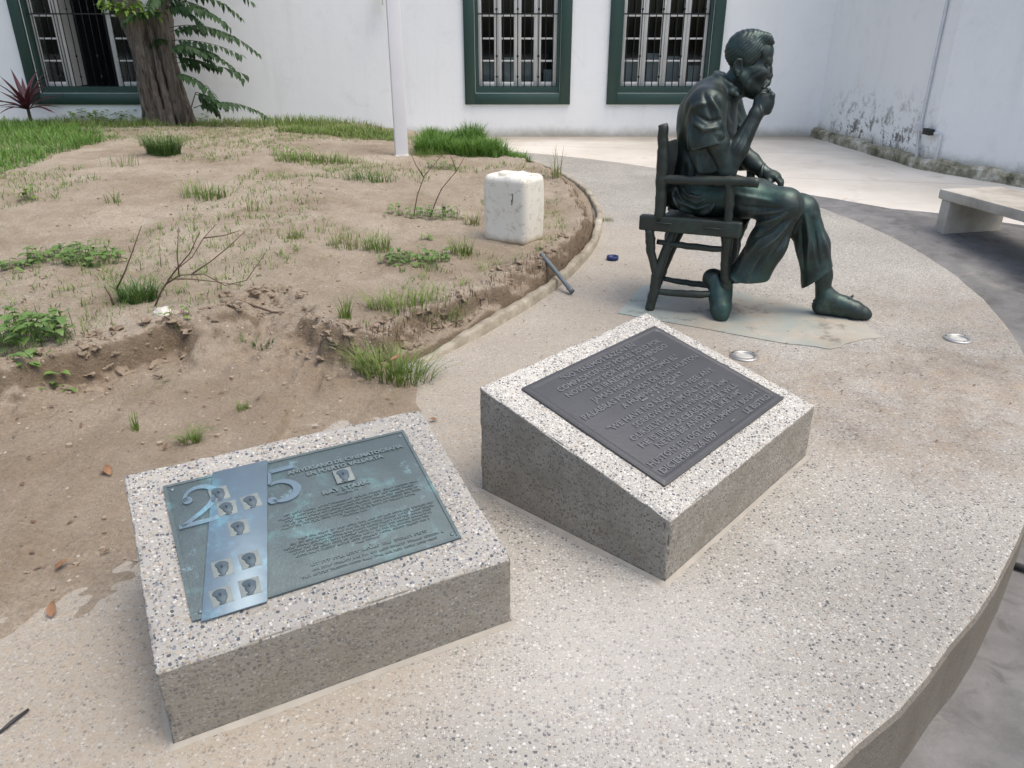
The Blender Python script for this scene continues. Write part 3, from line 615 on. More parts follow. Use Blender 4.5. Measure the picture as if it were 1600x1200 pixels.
def plinth(x, y, ang, wd, dp, hf, hb, mat, label, seed):
    root = empty('plaque_plinth', (x, y, 0), ang); tag(root, label, 'plinth')
    m = MB().add([(0, 0, -.02), (wd, 0, -.02), (wd, dp, -.02), (0, dp, -.02), (0, 0, hf), (wd, 0, hf), (wd, dp, hb), (0, dp, hb)], [(3, 2, 1, 0), (4, 5, 6, 7), (0, 1, 5, 4), (1, 2, 6, 5), (2, 3, 7, 6), (3, 0, 4, 7)]).mesh('block')
    bm = bmesh.new(); bm.from_mesh(m); bmesh.ops.subdivide_edges(bm, edges=bm.edges[:], cuts=40, use_grid_fill=True); 
    bm.normal_update(); bm.to_mesh(m); bm.free(); bevel_mesh(m, .009, 3, 35)
    co = np.zeros(len(m.vertices)*3); m.vertices.foreach_get('co', co); co = co.reshape(-1, 3); nv = np.zeros_like(co).ravel(); m.vertices.foreach_get('normal', nv); nv = nv.reshape(-1, 3)
    co += nv*(.0013*fbm(co[:, 0]*14, co[:, 1]*14, co[:, 2]*14, oct=2, seed=seed)+.0009*vnoise(co[:, 0]*70, co[:, 1]*70, co[:, 2]*70, seed=seed+3))[:, None]; m.vertices.foreach_set('co', co.ravel()); m.update()
    ax_ = np.array([[1, 0, 0], [0, 1, 0], [0, -(hb-hf), dp]], float); ax_[2] /= np.linalg.norm(ax_[2]); bev = np.abs(nv@ax_.T).max(1) < .96
    co -= nv*(np.where(bev, .0055*np.clip(fbm(co[:, 0]*28, co[:, 1]*28, co[:, 2]*28, oct=3, seed=seed+8)+.12, 0, 1)*2, 0))[:, None]; m.vertices.foreach_set('co', co.ravel()); m.update()
    link('block', m, mat, root)
    # cement fillet where the block was bedded on the terrace
    f = MB(); loop = [(-.012, -.012), (wd+.012, -.012), (wd+.012, dp+.012), (-.012, dp+.012)]; P = []
    for i in range(4):
        for t in np.linspace(0, 1, 30, endpoint=False): P.append(np.array(loop[i])*(1-t)+np.array(loop[(i+1) % 4])*t)
    V = []
    for i, p in enumerate(P):
        c = np.array([wd/2, dp/2]); k = 1+.02*float(fbm(p[0]*14., p[1]*14., oct=3, seed=seed)); o = c+(p-c)*k; q = np.clip(p, [-.001, -.001], [wd+.001, dp+.001]); V += [(o[0], o[1], .0004), (q[0], q[1], .008)]
    n = len(P); f.add(V, [(2*i, 2*((i+1) % n), 2*((i+1) % n)+1, 2*i+1) for i in range(n)]).build('bedding', M['kerbc'], root, True)
    sl = math.atan2(hb-hf, dp); return root, (0, 0, hf), sl
def on_top(o, root_info, sink=.0075):
    sl = root_info[2]; dz = sink; o.location = (0, math.sin(sl)*dz, root_info[1][2]-math.cos(sl)*dz); o.rotation_euler = (sl, 0, 0); return o
# right plinth: dark plaque
RI = plinth(.389, 1.570, .833, .868, .653, .191, .351, M['blockR'], 'fine pebble concrete plinth with a dark grey quotation plaque, nearest the statue', 5)
def rrect(u0, v0, u1, v1, r, n=5):
    P = []
    for (cx, cy, a) in ((u1-r, v1-r, 0), (u0+r, v1-r, 90), (u0+r, v0+r, 180), (u1-r, v0+r, 270)):
        for k in range(n+1): t = R(a+90*k/n); P.append((cx+r*math.cos(t), cy+r*math.sin(t)))
    return P
pl = on_top(link('plaque', bevel_mesh(MB().prism(rrect(.093, .081, .801, .593, .002, 1), .0005, .0145).mesh('plaque'), .004, 2), M['plaqueR'], RI[0]), RI)
# raised rim with rounded inner corners
ou = rrect(.0965, .0845, .7975, .5895, .004, 6); inn = rrect(.118, .106, .776, .568, .014, 6); n = len(ou)
V = [(x, y, .0146) for x, y in ou]+[(x*.999+.0004, y, .0185) for x, y in rrect(.101, .089, .793, .585, .006, 6)]+[(x, y, .0182) for x, y in rrect(.113, .101, .781, .573, .011, 6)]+[(x, y, .0142) for x, y in inn]
MB().add(V, [(r_*n+i, r_*n+(i+1) % n, (r_+1)*n+(i+1) % n, (r_+1)*n+i) for r_ in range(3) for i in range(n)]).build('rim', M['plaqueR'], pl, True)
LINES_R = [('"NO TENEMOS RAZON EN', .236, .614, .545), ('COMPADECERNOS POR-EL SOLO POR', .179, .72, .512), ('NOSOTROS POR HABERLO PERDIDO', .18, .717, .48), ('ES IRREEMPLAZABLE', .274, .607, .45), ('JAMAS HABRA OTRO COMO EL"', .226, .689, .418), ('PALABRAS POSTUMAS DE JOHN HUSTON', .134, .756, .381), ('A HUMPHREY BOGART', .283, .614, .349),
           ('"WE HAVE NO REASON TO FEEL ANY', .157, .728, .305), ('SORROW FOR HIM ONLY FOR', .234, .66, .272), ('OURSELVES FOR HAVING LOST HIM .', .175, .724, .24), ('HE IS IRREPLACEABLE THERE WILL', .173, .719, .207), ('NEVER BE ANOTHER LIKE HIM"', .214, .695, .178), ('HUSTONS EULOGY FOR HUMPHREY BOGART', .124, .759, .143), ('DICIEMBRE 26,1987', .13, .426, .109), ('LE BISTRO.', .601, .768, .109)]
for t, u0, u1, v in LINES_R: fit_text(t, u0, u1, v, .0205, M['letterR'], pl, .0145, .0028, .0005)
orn = MB()
for u in (.359, .516): orn.box(u, u+.032, .3385, .3445, .0145, .0172)
for u in (.415, .447, .478): orn.lathe([(.0055, 0), (.005, .002), (.0025, .003)], 8, (u, .3415, .0145))
orn.build('ornament', M['letterR'], pl); MB().box(.513, .537, .117, .121, .0145, .0172).build('dash', M['letterR'], pl)
# left plinth: verdigris plaque
LI = plinth(-.666, 1.079, .482, .749, .543, .190, .329, M['blockL'], 'coarse pebble concrete plinth with a blue-green anniversary plaque, nearest the camera', 9)
pl = on_top(link('plaque', bevel_mesh(MB().prism([(.079, .087), (.666, .092), (.672, .489), (.077, .486)], .0005, .0115).mesh('plaque'), .0025, 2), M['plaqueL'], LI[0]), LI)
m = MB(); q0 = [(.079, .087), (.666, .092), (.672, .489), (.077, .486)]; q1 = [(.0865, .0945), (.6585, .0995), (.6645, .4815), (.0845, .4785)]
V = [(x, y, .0117) for x, y in q0]+[(x, y, .0137) for x, y in q0]+[(x, y, .0137) for x, y in q1]+[(x, y, .0113) for x, y in q1]
m.add(V, [(r_*4+i, r_*4+(i+1) % 4, (r_+1)*4+(i+1) % 4, (r_+1)*4+i) for r_ in range(3) for i in range(4)]).build('rim', M['plaqueL'], pl)
for (u, v) in ((.097, .105), (.65, .11), (.655, .47), (.095, .468)): MB().lathe([(.005, 0), (.0045, .002), (.002, .003)], 8, (u, v, .0115)).build('bolt', M['letterL'], pl, True)
link('film_strip', bevel_mesh(MB().prism([(.094, .0785), (.224, .0785), (.318, .4925), (.189, .4925)], .0116, .0155).mesh('film_strip'), .0012, 1), M['stripL'], pl)
def numeral(pts, wds, name):
    m = MB(); L = []; Rr = []; n = len(pts)
    for i in range(n):
        a = np.array(pts[max(i-1, 0)]); b = np.array(pts[min(i+1, n-1)]); t = (b-a)/np.linalg.norm(b-a); nn = np.array([-t[1], t[0]]); L.append(np.array(pts[i])+nn*wds[i]/2); Rr.append(np.array(pts[i])-nn*wds[i]/2)
    poly = L+Rr[::-1]; k = 2*n; V = [(x, y, .0117) for x, y in poly]+[(x, y, .0162) for x, y in poly]
    F = [(n+0+k-n-1-0, 0, 0)] if False else []
    for i in range(n-1): F += [(k+i, k+i+1, k+(2*n-2-i), k+(2*n-1-i))]
    F += [(i, (i+1) % k, k+(i+1) % k, k+i) for i in range(k)]
    return m.add(V, F).build(name, M['stripL'], pl)
arc = lambda cx, cy, rx, ry, a0, a1, n: [(cx+rx*math.cos(R(a0+(a1-a0)*i/n)), cy+ry*math.sin(R(a0+(a1-a0)*i/n))) for i in range(n+1)]
p2 = arc(.150, .425, .033, .028, 200, 0, 12)+[(.178, .408), (.165, .388), (.14, .368), (.112, .35), (.098, .342)]; numeral(p2, [.016, .012, .009, .008, .008, .009, .01, .012, .013, .014, .015, .016, .016, .015, .013, .011, .010, .009], 'numeral_two')
numeral([(.092, .342), (.13, .342), (.16, .342), (.176, .345)], [.012]*4, 'numeral_two'); MB().lathe([(.011, 0), (.011, .0045)], 14, (.121, .418, .0117)).build('numeral_two', M['stripL'], pl)
numeral([(.312, .4475), (.34, .4475), (.37, .4485)], [.012]*3, 'numeral_five'); numeral([(.312, .4475), (.308, .425), (.303, .405)], [.008]*3, 'numeral_five')
p5 = arc(.322, .376, .038, .032, 120, -130, 16); numeral(p5, [.007+.011*math.sin(math.pi*min(1, max(0, i/16)))**1.5 for i in range(17)], 'numeral_five'); MB().lathe([(.011, 0), (.011, .0045)], 14, (.298, .352, .0117)).build('numeral_five', M['stripL'], pl)
def portrait(u, v, sz_, seed):
    r_ = random.Random(seed); a = -.09; p = link('portrait', bevel_mesh(MB().box(-sz_/2, sz_/2, -sz_*.52, sz_*.52, 0, .0009).mesh('portrait'), .0003, 1), M['pad'], pl); p.location = (u, v, .0153); p.rotation_euler = (0, 0, r_.uniform(-.08, .08))
    s = SDF((-sz_*.55, -sz_*.55, -.004), (sz_*.55, sz_*.55, .022), .0017); q = sz_
    s.ell((.02*q, -.02*q, -.001), (.33*q, .43*q, .0062), .002); s.ell((-.05*q, -.45*q, -.001), (.3*q, .12*q, .004), .003); s.cone((0, .1*q, .007), (0, -.02*q, .009), .0015, .0024, .002)
    s.ell((-.03*q, .22*q, -.001), (.4*q, .27*q, .0058), .002); s.ell((-.09*q, .08*q, .0095), (.05*q, .03*q, .003), .001, 's'); s.ell((.09*q, .08*q, .0095), (.05*q, .03*q, .003), .001, 's'); s.cone((-.07*q, -.1*q, .0085), (.07*q, -.1*q, .0085), .001, .001, .001, 's')
    s.cut((0, 0, 0), (0, 0, -1), (-1, -1, -.004), (1, 1, .002)); Vq, Qq = s.extract(0); me = npmesh('relief_head', Vq, Qq); o = link('relief_head', me, M['relief'], pl); o.location = (u, v, .0152); o.rotation_euler = (0, 0, r_.uniform(-.15, .15)); return p
for i, (u, v) in enumerate([(.19, .415), (.198, .364), (.252, .366), (.210, .296), (.157, .196), (.214, .198), (.141, .125), (.199, .127)]): portrait(u, v, .042, i)
portrait(.475, .376, .045, 99)
fit_text('ANIVERSARIO DE CINEMATOGRAFIA', .352, .646, .4245, .0125, M['letterL'], pl, .0115, .0036, .0006); fit_text('EN PUERTO VALLARTA', .394, .587, .4055, .0125, M['letterL'], pl, .0115, .0036, .0006)
fit_text('RAY STARK', .412, .525, .3305, .0125, M['letterL'], pl, .0115, .0036, .0008)
def worn_line(u0, u1, v, h, seed):          # cast lines too small to read: rows of raised letter-sized marks
    r_ = random.Random(seed); m = MB(); u = u0; left = r_.randint(3, 9)
    while u < u1-h*.5:
        wd = h*r_.uniform(.4, .8); t = r_.random(); hh = h*(1.25 if t < .15 else 1.0)
        if t < .5: m.box(u, u+wd*.3, v, v+hh, .0114, .0142).box(u+wd*.3, u+wd, v+h*.75, v+h, .0114, .0141)
        elif t < .8: m.box(u, u+wd, v, v+h*.25, .0114, .0142).box(u, u+wd*.35, v+h*.25, v+hh, .0114, .0141)
        else: m.box(u+wd*.3, u+wd*.7, v, v+hh, .0114, .0142)
        u += wd+h*.18; left -= 1
        if left <= 0: left = r_.randint(3, 9); u += h*.75
    m.build('text_line', M['letterL'], pl)
for i, (u0, u1, v, h) in enumerate([(.441, .495, .3185, .006), (.31, .637, .296, .0052), (.297, .63, .2865, .0052), (.31, .632, .277, .0052), (.302, .636, .2675, .0052), (.296, .62, .258, .0052), (.435, .495, .2485, .0052), (.325, .648, .2165, .0052), (.303, .645, .2072, .0052), (.287, .636, .198, .0052), (.297, .634, .1888, .0052), (.302, .626, .1795, .0052), (.306, .62, .1702, .0052), (.437, .497, .161, .0052), (.33, .602, .1355, .0075), (.33, .636, .1215, .0058), (.303, .617, .109, .0055)]): worn_line(u0, u1, v, h, i)
MB().lathe([(.004, 0), (.003, .002)], 8, (.465, .2335, .0114)).build('dot', M['letterL'], pl); MB().lathe([(.004, 0), (.003, .002)], 8, (.468, .149, .0114)).build('dot', M['letterL'], pl)

# ================================================================== BRONZE STATUE: man on a rustic folding armchair
SO = np.array([.699, 3.686, 0.]); SYAW = R(-27)
fwv = np.array([math.cos(SYAW), math.sin(SYAW), 0]); lfv = np.array([-math.sin(SYAW), math.cos(SYAW), 0])
def S(px, py, ly):                       # photo point -> statue frame (x forward, y to his left, z up) on the plane y = ly
    r = ray(px, py); t = ((SO+ly*lfv-CAMP)@lfv)/(r@lfv); q = CAMP+t*r-SO; return np.array([q@fwv, q@lfv, q[2]])
statue = empty('bronze_statue', tuple(SO), SYAW); tag(statue, 'green-black bronze statue of a seated man in an armchair, fist at his mouth', 'statue')
def strokes(V, N, L, amp=1.0, near=True):
    """sculpt folds: each stroke is (photo points, width, height) drawn on the side that faces the square"""
    D = np.zeros(len(V)); wgt = np.clip((-N[:, 1] if near else N[:, 1])*1.3+.15, 0, 1)
    for pts, wd, ht in L:
        P = np.array([S(p[0], p[1], .1)[[0, 2]] for p in pts]); best = np.full(len(V), 1e9); tt = np.zeros(len(V)); k = len(P)-1
        for i in range(k):
            a, b = P[i], P[i+1]; e = b-a; t = np.clip(((V[:, 0]-a[0])*e[0]+(V[:, 2]-a[1])*e[1])/max(e@e, 1e-9), 0, 1); d = np.hypot(V[:, 0]-a[0]-e[0]*t, V[:, 2]-a[1]-e[1]*t); u = d < best; best = np.where(u, d, best); tt = np.where(u, (i+t)/k, tt)
        D += ht*np.exp(-(best/wd)**2)*np.clip(np.sin(np.pi*np.clip(tt*.9+.05, 0, 1)), 0, 1)**.6
    return V+N*(D*wgt*amp)[:, None]
def cloth_noise(V, N, amp, sc, seed): return V+N*(amp*fbm(V[:, 0]*sc, V[:, 1]*sc, V[:, 2]*sc*.55, oct=3, seed=seed))[:, None]
# ---- head frame
HC = S(1170, 101, .245); HA = R(19); eu = np.array([math.cos(HA), math.sin(HA), 0]); ew = np.array([-math.sin(HA), math.cos(HA), 0]); ez = np.array([0, 0, 1.])
HM = np.array([eu, ew, ez]); HM = [tuple(r_) for r_ in HM]
HS = .88
def hp(u, w_, v): return HC+(eu*u+ew*w_+ez*v)*HS
def near_fist(b):
    W0, PM = np.array([.376, .135, .945]), np.array([.392, .165, .985])
    b.cone(W0, PM, .031, .036, .02); b.ell(PM+np.array([.012, -.002, .004]), (.04, .03, .042), .02)
    for i in range(4):
        K = np.array([.430-.003*i, .156+.002*i, 1.022-.0215*i]); r0 = .0125-.0008*(i == 3)
        b.cone(PM+np.array([.005, -.01, .028-.018*i]), K, .016, .0145, .012)
        p1 = K+np.array([-.012, .040, .004]); p2 = p1+np.array([-.03, .006, -.003]); p3 = p2+np.array([-.008, -.024, -.004])
        b.chain([K, p1, p2, p3], [.0138, r0, .0118, .0105], .004)
    b.chain([[.378, .142, .962], [.372, .165, 1.005], [.384, .185, 1.033], [.405, .19, 1.043]], [.019, .017, .0135, .0115], .01)
def far_hand(b):
    W0 = np.array([.392, .452, .640]); PM = np.array([.432, .440, .632]); b.cone(W0, PM, .029, .03, .02); b.ell(PM+np.array([.006, 0, -.002]), (.042, .038, .024), .016)
    for i in range(4):
        K = np.array([.462-.004*abs(i-1), .408+.0215*i, .630]); p1 = K+np.array([.024, -.001, -.022]); p2 = p1+np.array([.002, 0, -.028]); p3 = p2+np.array([-.013, 0, -.016])
        b.cone(PM+np.array([0, -.024+.016*i, 0]), K, .015, .0135, .012); b.chain([K, p1, p2, p3], [.0128, .0118, .011, .0095], .004)
    b.chain([[.415, .415, .625], [.432, .395, .608], [.448, .392, .588]], [.017, .0135, .0105], .012)
B = SDF((-.05, -.06, -.01), (1.03, .56, 1.31), .0042)
# neck, head (a finer field, joined into the same mesh)
BODY = B; B = SDF((.13, .03, .90), (.47, .41, 1.31), .0023); B.rs = HS
B.cone((.165, .24, .98), hp(-.03, 0, -.05), .068, .062, .03); B.cone((.2, .24, 1.0), hp(.01, 0, -.09), .05, .045, .03)
B.ell(hp(-.012, 0, .06), (.104, .079, .098), .03, M=HM); B.ell(hp(.042, 0, -.03), (.068, .063, .112), .03, M=HM); B.ell(hp(.062, 0, .058), (.052, .06, .056), .03, M=HM)
B.ell(hp(.05, 0, -.128), (.045, .038, .034), .03, M=HM)
for sg in (-1, 1):
    B.cone(hp(-.035, sg*.055, -.06), hp(.045, sg*.026, -.135), .02, .022, .03); B.ell(hp(.052, sg*.054, -.036), (.034, .013, .017), .03, M=HM); B.cone(hp(.103, sg*.012, .018), hp(.086, sg*.048, .020), .0125, .012, .012)
    B.ell(hp(.098, sg*.047, -.004), (.03, .021, .0145), .006, 's', M=HM); B.ell(hp(.075, sg*.036, -.005), (.0165, .0165, .0145), .002, M=HM)
    B.chain([hp(.096, sg*.02, .004), hp(.092, sg*.034, .008), hp(.078, sg*.053, .0)], [.0035, .004, .0035], .003); B.chain([hp(.094, sg*.022, -.012), hp(.088, sg*.036, -.017), hp(.076, sg*.05, -.011)], [.003, .0035, .003], .003); B.chain([hp(.07, sg*.056, -.004), hp(.05, sg*.062, -.012)], [.002, .0015], .004, 's'); B.ell(hp(.099, sg*.0155, -.06), (.0125, .0095, .0095), .008, M=HM)
    B.ell(hp(-.062, sg*.072, -.012), (.025, .010, .041), .008, M=HM); B.ell(hp(-.057, sg*.081, -.008), (.013, .008, .022), .006, 's', M=HM)
    B.chain([hp(-.045, sg*.073, .005), hp(-.051, sg*.078, .025), hp(-.067, sg*.081, .027), hp(-.081, sg*.08, .01), hp(-.077, sg*.078, -.018), hp(-.061, sg*.074, -.048)], [.004, .0055, .006, .0055, .005, .008], .004)
    B.chain([hp(.108, 0, -.081), hp(.101, sg*.024, -.088), hp(.082, sg*.048, -.107)], [.014, .0145, .007], .004); B.chain([hp(.1, sg*.02, -.055), hp(.086, sg*.041, -.074), hp(.072, sg*.053, -.1)], [.0025, .003, .002], .006, 's'); pass; B.chain([hp(.104, sg*.014, .03), hp(.092, sg*.046, .028)], [.009, .007], .004)
    B.cone(hp(.097, sg*.006, -.104), hp(.086, sg*.026, -.108), .0085, .005, .006); B.ell(hp(.02, sg*.066, .03), (.03, .012, .026), .02, 's', M=HM)
B.chain([hp(.1, 0, .012), hp(.106, 0, -.02), hp(.113, 0, -.052)], [.0105, .011, .0155], .014)
B.rs = 1.0; near_fist(B); B.cone((.36, .12, .90), (.376, .135, .945), .033, .0305, .012); HEAD = B; B = BODY
B.cone((.165, .24, .95), hp(-.03, 0, -.07), .066, .05, .03)
# core of trunk and legs (inside the clothes)
B.cone((.14, .24, .58), (.15, .24, .9), .11, .12, .05); B.cone((.165, .1, .97), (.165, .38, .97), .06, .06, .04)
for y0, kn, an in ((.14, (.555, .125, .555), (.385, .105, .21)), (.34, (.62, .30, .51), (.757, .312, .20))):
    B.cone((.15, y0, .57), kn, .08, .058, .04); B.cone(kn, an, .056, .042, .03)
# near arm: upper arm, forearm, fist
B.chain([(.17, .075, .97), (.235, .058, .82), (.284, .072, .70)], [.058, .052, .043], .02); B.ell((.285, .072, .688), (.042, .04, .036), .02)
B.chain([(.284, .072, .70), (.322, .092, .80), (.378, .135, .945)], [.044, .047, .029], .015)
# far arm and hand over the arm-rest
B.chain([(.17, .41, .97), (.225, .462, .83), (.262, .475, .735)], [.056, .05, .043], .02); B.chain([(.262, .475, .735), (.32, .468, .69), (.392, .452, .645)], [.044, .044, .03], .015); far_hand(B)
# bare ankles
B.cone((.40, .11, .25), (.315, .103, .165), .04, .034, .02); B.cone((.755, .312, .22), (.772, .32, .10), .04, .037, .02)
V, Q = B.extract(1); V2, Q2 = HEAD.extract(1); N2 = normals(V2, Q2); mo = np.exp(-(((V2-hp(.095, 0, -.09))@np.array(HM).T/np.array([.03, .055, .022]))**2).sum(1)); V2 = V2+N2*(mo*.001*np.sin(((V2-HC)@ew)*1500+((V2-HC)@ez)*300))[:, None]; Q = np.concatenate([Q, Q2+len(V)]); V = np.concatenate([V, V2]); N = normals(V, Q)
fig_strokes = [([(1176, 196), (1166, 225), (1152, 252)], .006, .0035), ([(1170, 190), (1158, 218), (1147, 240)], .005, -.003), ([(1186, 165), (1190, 178)], .004, .003), ([(1160, 135), (1168, 120), (1182, 112)], .006, -.0035), ([(1150, 150), (1157, 128)], .006, .003)]
V = strokes(V, N, fig_strokes); V = cloth_noise(V, N, .0016, 26, 71)
fig = link('figure', npmesh('figure', V, Q), M['bronze'], statue); fig['label'] = 'seated bronze man, short sleeves, moustache, right fist at mouth'
# ---- hair
h = SDF(HC-.16, HC+.19, .003); h.rs = HS
h.ell(hp(-.016, 0, .065), (.112, .086, .104), .01, M=HM); h.chain([hp(.02, -.03, .138), hp(.07, -.035, .126), hp(.1, -.03, .1)], [.018, .016, .009], .03); h.chain([hp(.02, .03, .138), hp(.07, .02, .126), hp(.096, .015, .1)], [.018, .015, .009], .03)
nrm = eu*.80-ez*.6; h.cut(hp(.062, 0, .062), nrm, HC-.2, hp(.098, 0, .088)+np.array([.2, .2, -.0]), .01)
h.cut(hp(0, 0, -.045), eu*.35-ez, HC-.2, HC+np.array([.2, .2, .03]), .008); h.cut(hp(.045, 0, .0), eu, HC+np.array([-.2, -.2, -.2]), HC+np.array([.2, .2, .055]), .01)
V, Q = h.extract(1); N = normals(V, Q); d = V-HC; u = d@eu; v = d@ez; w_ = d@ew
ph = (v*.6-u*.62+np.abs(w_)*.25)*560+4.5*fbm(V[:, 0]*18, V[:, 1]*18, V[:, 2]*18, oct=3, seed=5); V = V+N*(.0009*np.sin(ph)+.0024*fbm(V[:, 0]*40, V[:, 1]*40, V[:, 2]*40, oct=2, seed=8))[:, None]
link('hair', npmesh('hair', V, Q), M['bronze'], fig)
# ---- shirt
s = SDF((-.08, -.08, .42), (.42, .58, 1.16), .0045)
s.ell((.135, .24, .61), (.135, .175, .13), .04); s.ell((.145, .24, .73), (.13, .17, .14), .05); s.ell((.135, .24, .87), (.138, .19, .15), .05); s.ell((.118, .24, .945), (.108, .182, .105), .05)
s.cone((.155, .085, .975), (.155, .395, .975), .078, .078, .05); s.ell((.06, .13, .55), (.07, .1, .06), .04); s.ell((.17, .085, .545), (.1, .05, .055), .03)
# sleeves, cut square at the cuff and hollow
for (a, b, c_, n_) in (((.165, .075, .97), (.195, .045, .83), (.195, .045, .805), (.28, -.05, -1)), ((.165, .405, .97), (.215, .462, .84), (.215, .462, .83), (.3, .2, -1))):
    a, b, c_ = map(np.array, (a, b, c_)); s.cone(a, c_+(c_-a)*.25, .084, .082, .03); s.ell(c_+np.array([-.03, 0, .03]), (.062, .055, .09), .03)
    lo = np.array([-.08, -.08, .60]) if c_[1] < .2 else np.array([.06, .415, .60]); hi = np.array([.42, .03, .84]) if c_[1] < .2 else np.array([.42, .6, .86])
    s.cut(c_+np.array([0, 0, .0]), n_, lo, hi, .006)
# collar and open placket
s.ell((.15, .24, 1.02), (.085, .14, .07), .05); s.ell((.185, .24, 1.05), (.06, .085, .055), .04)
cc = np.array([.222, .243, 1.07]); ring_ = []
for i in range(15):
    a = R(35+290*i/14); ring_.append(cc+np.array([.07*math.cos(a), .072*math.sin(a), -.038*math.cos(a)-.003]))
s.chain(ring_, [.007, .011]+[.014]*11+[.011, .007], .008); s.chain([p+np.array([-.012 if math.cos(R(35+290*i/14)) < 0 else .008, .0, -.026]) for i, p in enumerate(ring_)], [.007, .012]+[.017]*11+[.012, .007], .008)
s.ell(cc+np.array([.028, 0, .035]), (.062, .058, .08), .01, 's')
s.cone(cc+np.array([.1, 0, -.02]), cc+np.array([.118, 0, -.16]), .032, .012, .01, 's')
V, Q = s.extract(1); N = normals(V, Q)
shirt_strokes = [([(1092, 186), (1110, 198), (1128, 196)], .010, .010), ([(1098, 176), (1118, 186), (1132, 184)], .008, -.008), ([(1086, 170), (1100, 160), (1118, 158)], .012, .006), ([(1118, 150), (1128, 170), (1134, 195)], .008, .009), ([(1126, 150), (1134, 172), (1141, 200)], .007, -.009),
    ([(1108, 145), (1116, 165), (1122, 185)], .009, -.006), ([(1134, 205), (1142, 220), (1147, 232)], .007, .009), ([(1128, 208), (1137, 224)], .006, -.007), ([(1060, 215), (1068, 250), (1062, 285)], .014, .007), ([(1075, 235), (1086, 262), (1080, 290)], .012, -.007), ([(1092, 240), (1100, 270), (1096, 292)], .011, .007),
    ([(1056, 300), (1066, 322), (1090, 334), (1112, 326), (1124, 310)], .009, .013), ([(1060, 292), (1072, 310), (1092, 320), (1110, 312), (1120, 300)], .008, -.010), ([(1070, 296), (1082, 303), (1098, 305), (1108, 297)], .008, .010), ([(1055, 318), (1066, 334), (1088, 344), (1112, 338)], .009, -.010), ([(1084, 292), (1086, 302)], .006, .008), ([(1095, 292), (1098, 303)], .006, -.007),
    ([(1072, 190), (1064, 210), (1060, 232)], .014, .006), ([(1085, 158), (1076, 176), (1070, 200)], .012, -.005), ([(1083, 185), (1088, 206), (1092, 229)], .006, .007), ([(1092, 229), (1106, 230), (1120, 227)], .005, .006)]
V = strokes(V, N, shirt_strokes, 1.45); V = cloth_noise(V, N, .005, 13, 33); N2 = normals(V, Q); far_w = np.clip(N2[:, 1], 0, 1); V = V+N2*(far_w*.008*np.sin(V[:, 2]*70+3*V[:, 0]*10+2*fbm(V[:, 0]*6, V[:, 1]*6, V[:, 2]*6, seed=2)))[:, None]
link('shirt', npmesh('shirt', V, Q), M['bronze'], fig)
# ---- trousers
t = SDF((-.05, -.05, .05), (.9, .55, .74), .0045)
t.ell((.14, .24, .575), (.145, .185, .1), .04)
t.chain([(.17, .14, .562), (.38, .13, .572), (.555, .122, .56)], [.096, .088, .074], .03); t.chain([(.555, .122, .555), (.505, .112, .38), (.437, .1, .19), (.425, .098, .15)], [.078, .086, .088, .088], .03); t.ell((.56, .122, .552), (.072, .072, .07), .03)
t.chain([(.17, .335, .562), (.40, .315, .545), (.61, .30, .505)], [.096, .086, .074], .03); t.chain([(.61, .30, .5), (.69, .302, .34), (.742, .304, .17), (.755, .304, .13)], [.076, .073, .076, .076], .03)
t.cone((.12, .24, .53), (.4, .24, .54), .075, .05, .04)
t.cut((.43, .1, .2), (.03, .0, -1), (.2, -.08, .0), (.575, .215, .25), .004); t.cone((.437, .1, .27), (.425, .098, .1), .06, .077, .01, 's')
t.cut((.724, .3, .18), (.697, .0, -.717), (.58, .17, .0), (.92, .5, .33), .004); t.cone((.728, .303, .22), (.765, .304, .08), .055, .066, .01, 's')
V, Q = t.extract(1); N = normals(V, Q)
tr_strokes = [([(1232, 330), (1205, 342), (1172, 352)], .008, .008), ([(1236, 338), (1210, 356), (1180, 368)], .008, -.007), ([(1240, 340), (1216, 368), (1190, 386)], .008, .008), ([(1242, 345), (1225, 378), (1205, 402)], .008, -.007), ([(1240, 352), (1226, 390), (1212, 420)], .009, .008), ([(1190, 372), (1172, 395), (1156, 420)], .011, .009), ([(1205, 385), (1190, 408), (1178, 430)], .010, -.008),
    ([(1150, 300), (1180, 306), (1210, 312)], .010, .006), ([(1160, 318), (1190, 322), (1222, 322)], .010, -.006), ([(1170, 332), (1195, 330), (1225, 326)], .008, .006), ([(1145, 425), (1160, 436), (1180, 438)], .006, .006), ([(1168, 345), (1160, 370), (1162, 395)], .010, -.008),
    ([(1252, 345), (1258, 385), (1256, 430)], .009, .008), ([(1262, 350), (1270, 390), (1274, 425)], .008, -.007), ([(1268, 345), (1280, 385), (1290, 418)], .008, .007), ([(1246, 360), (1246, 400), (1250, 440)], .008, -.007), ([(1235, 380), (1240, 405), (1245, 430)], .007, .006)]
V = strokes(V, N, tr_strokes, 1.5); V = cloth_noise(V, N, .005, 12, 44)
link('trousers', npmesh('trousers', V, Q), M['bronzeG'], fig)
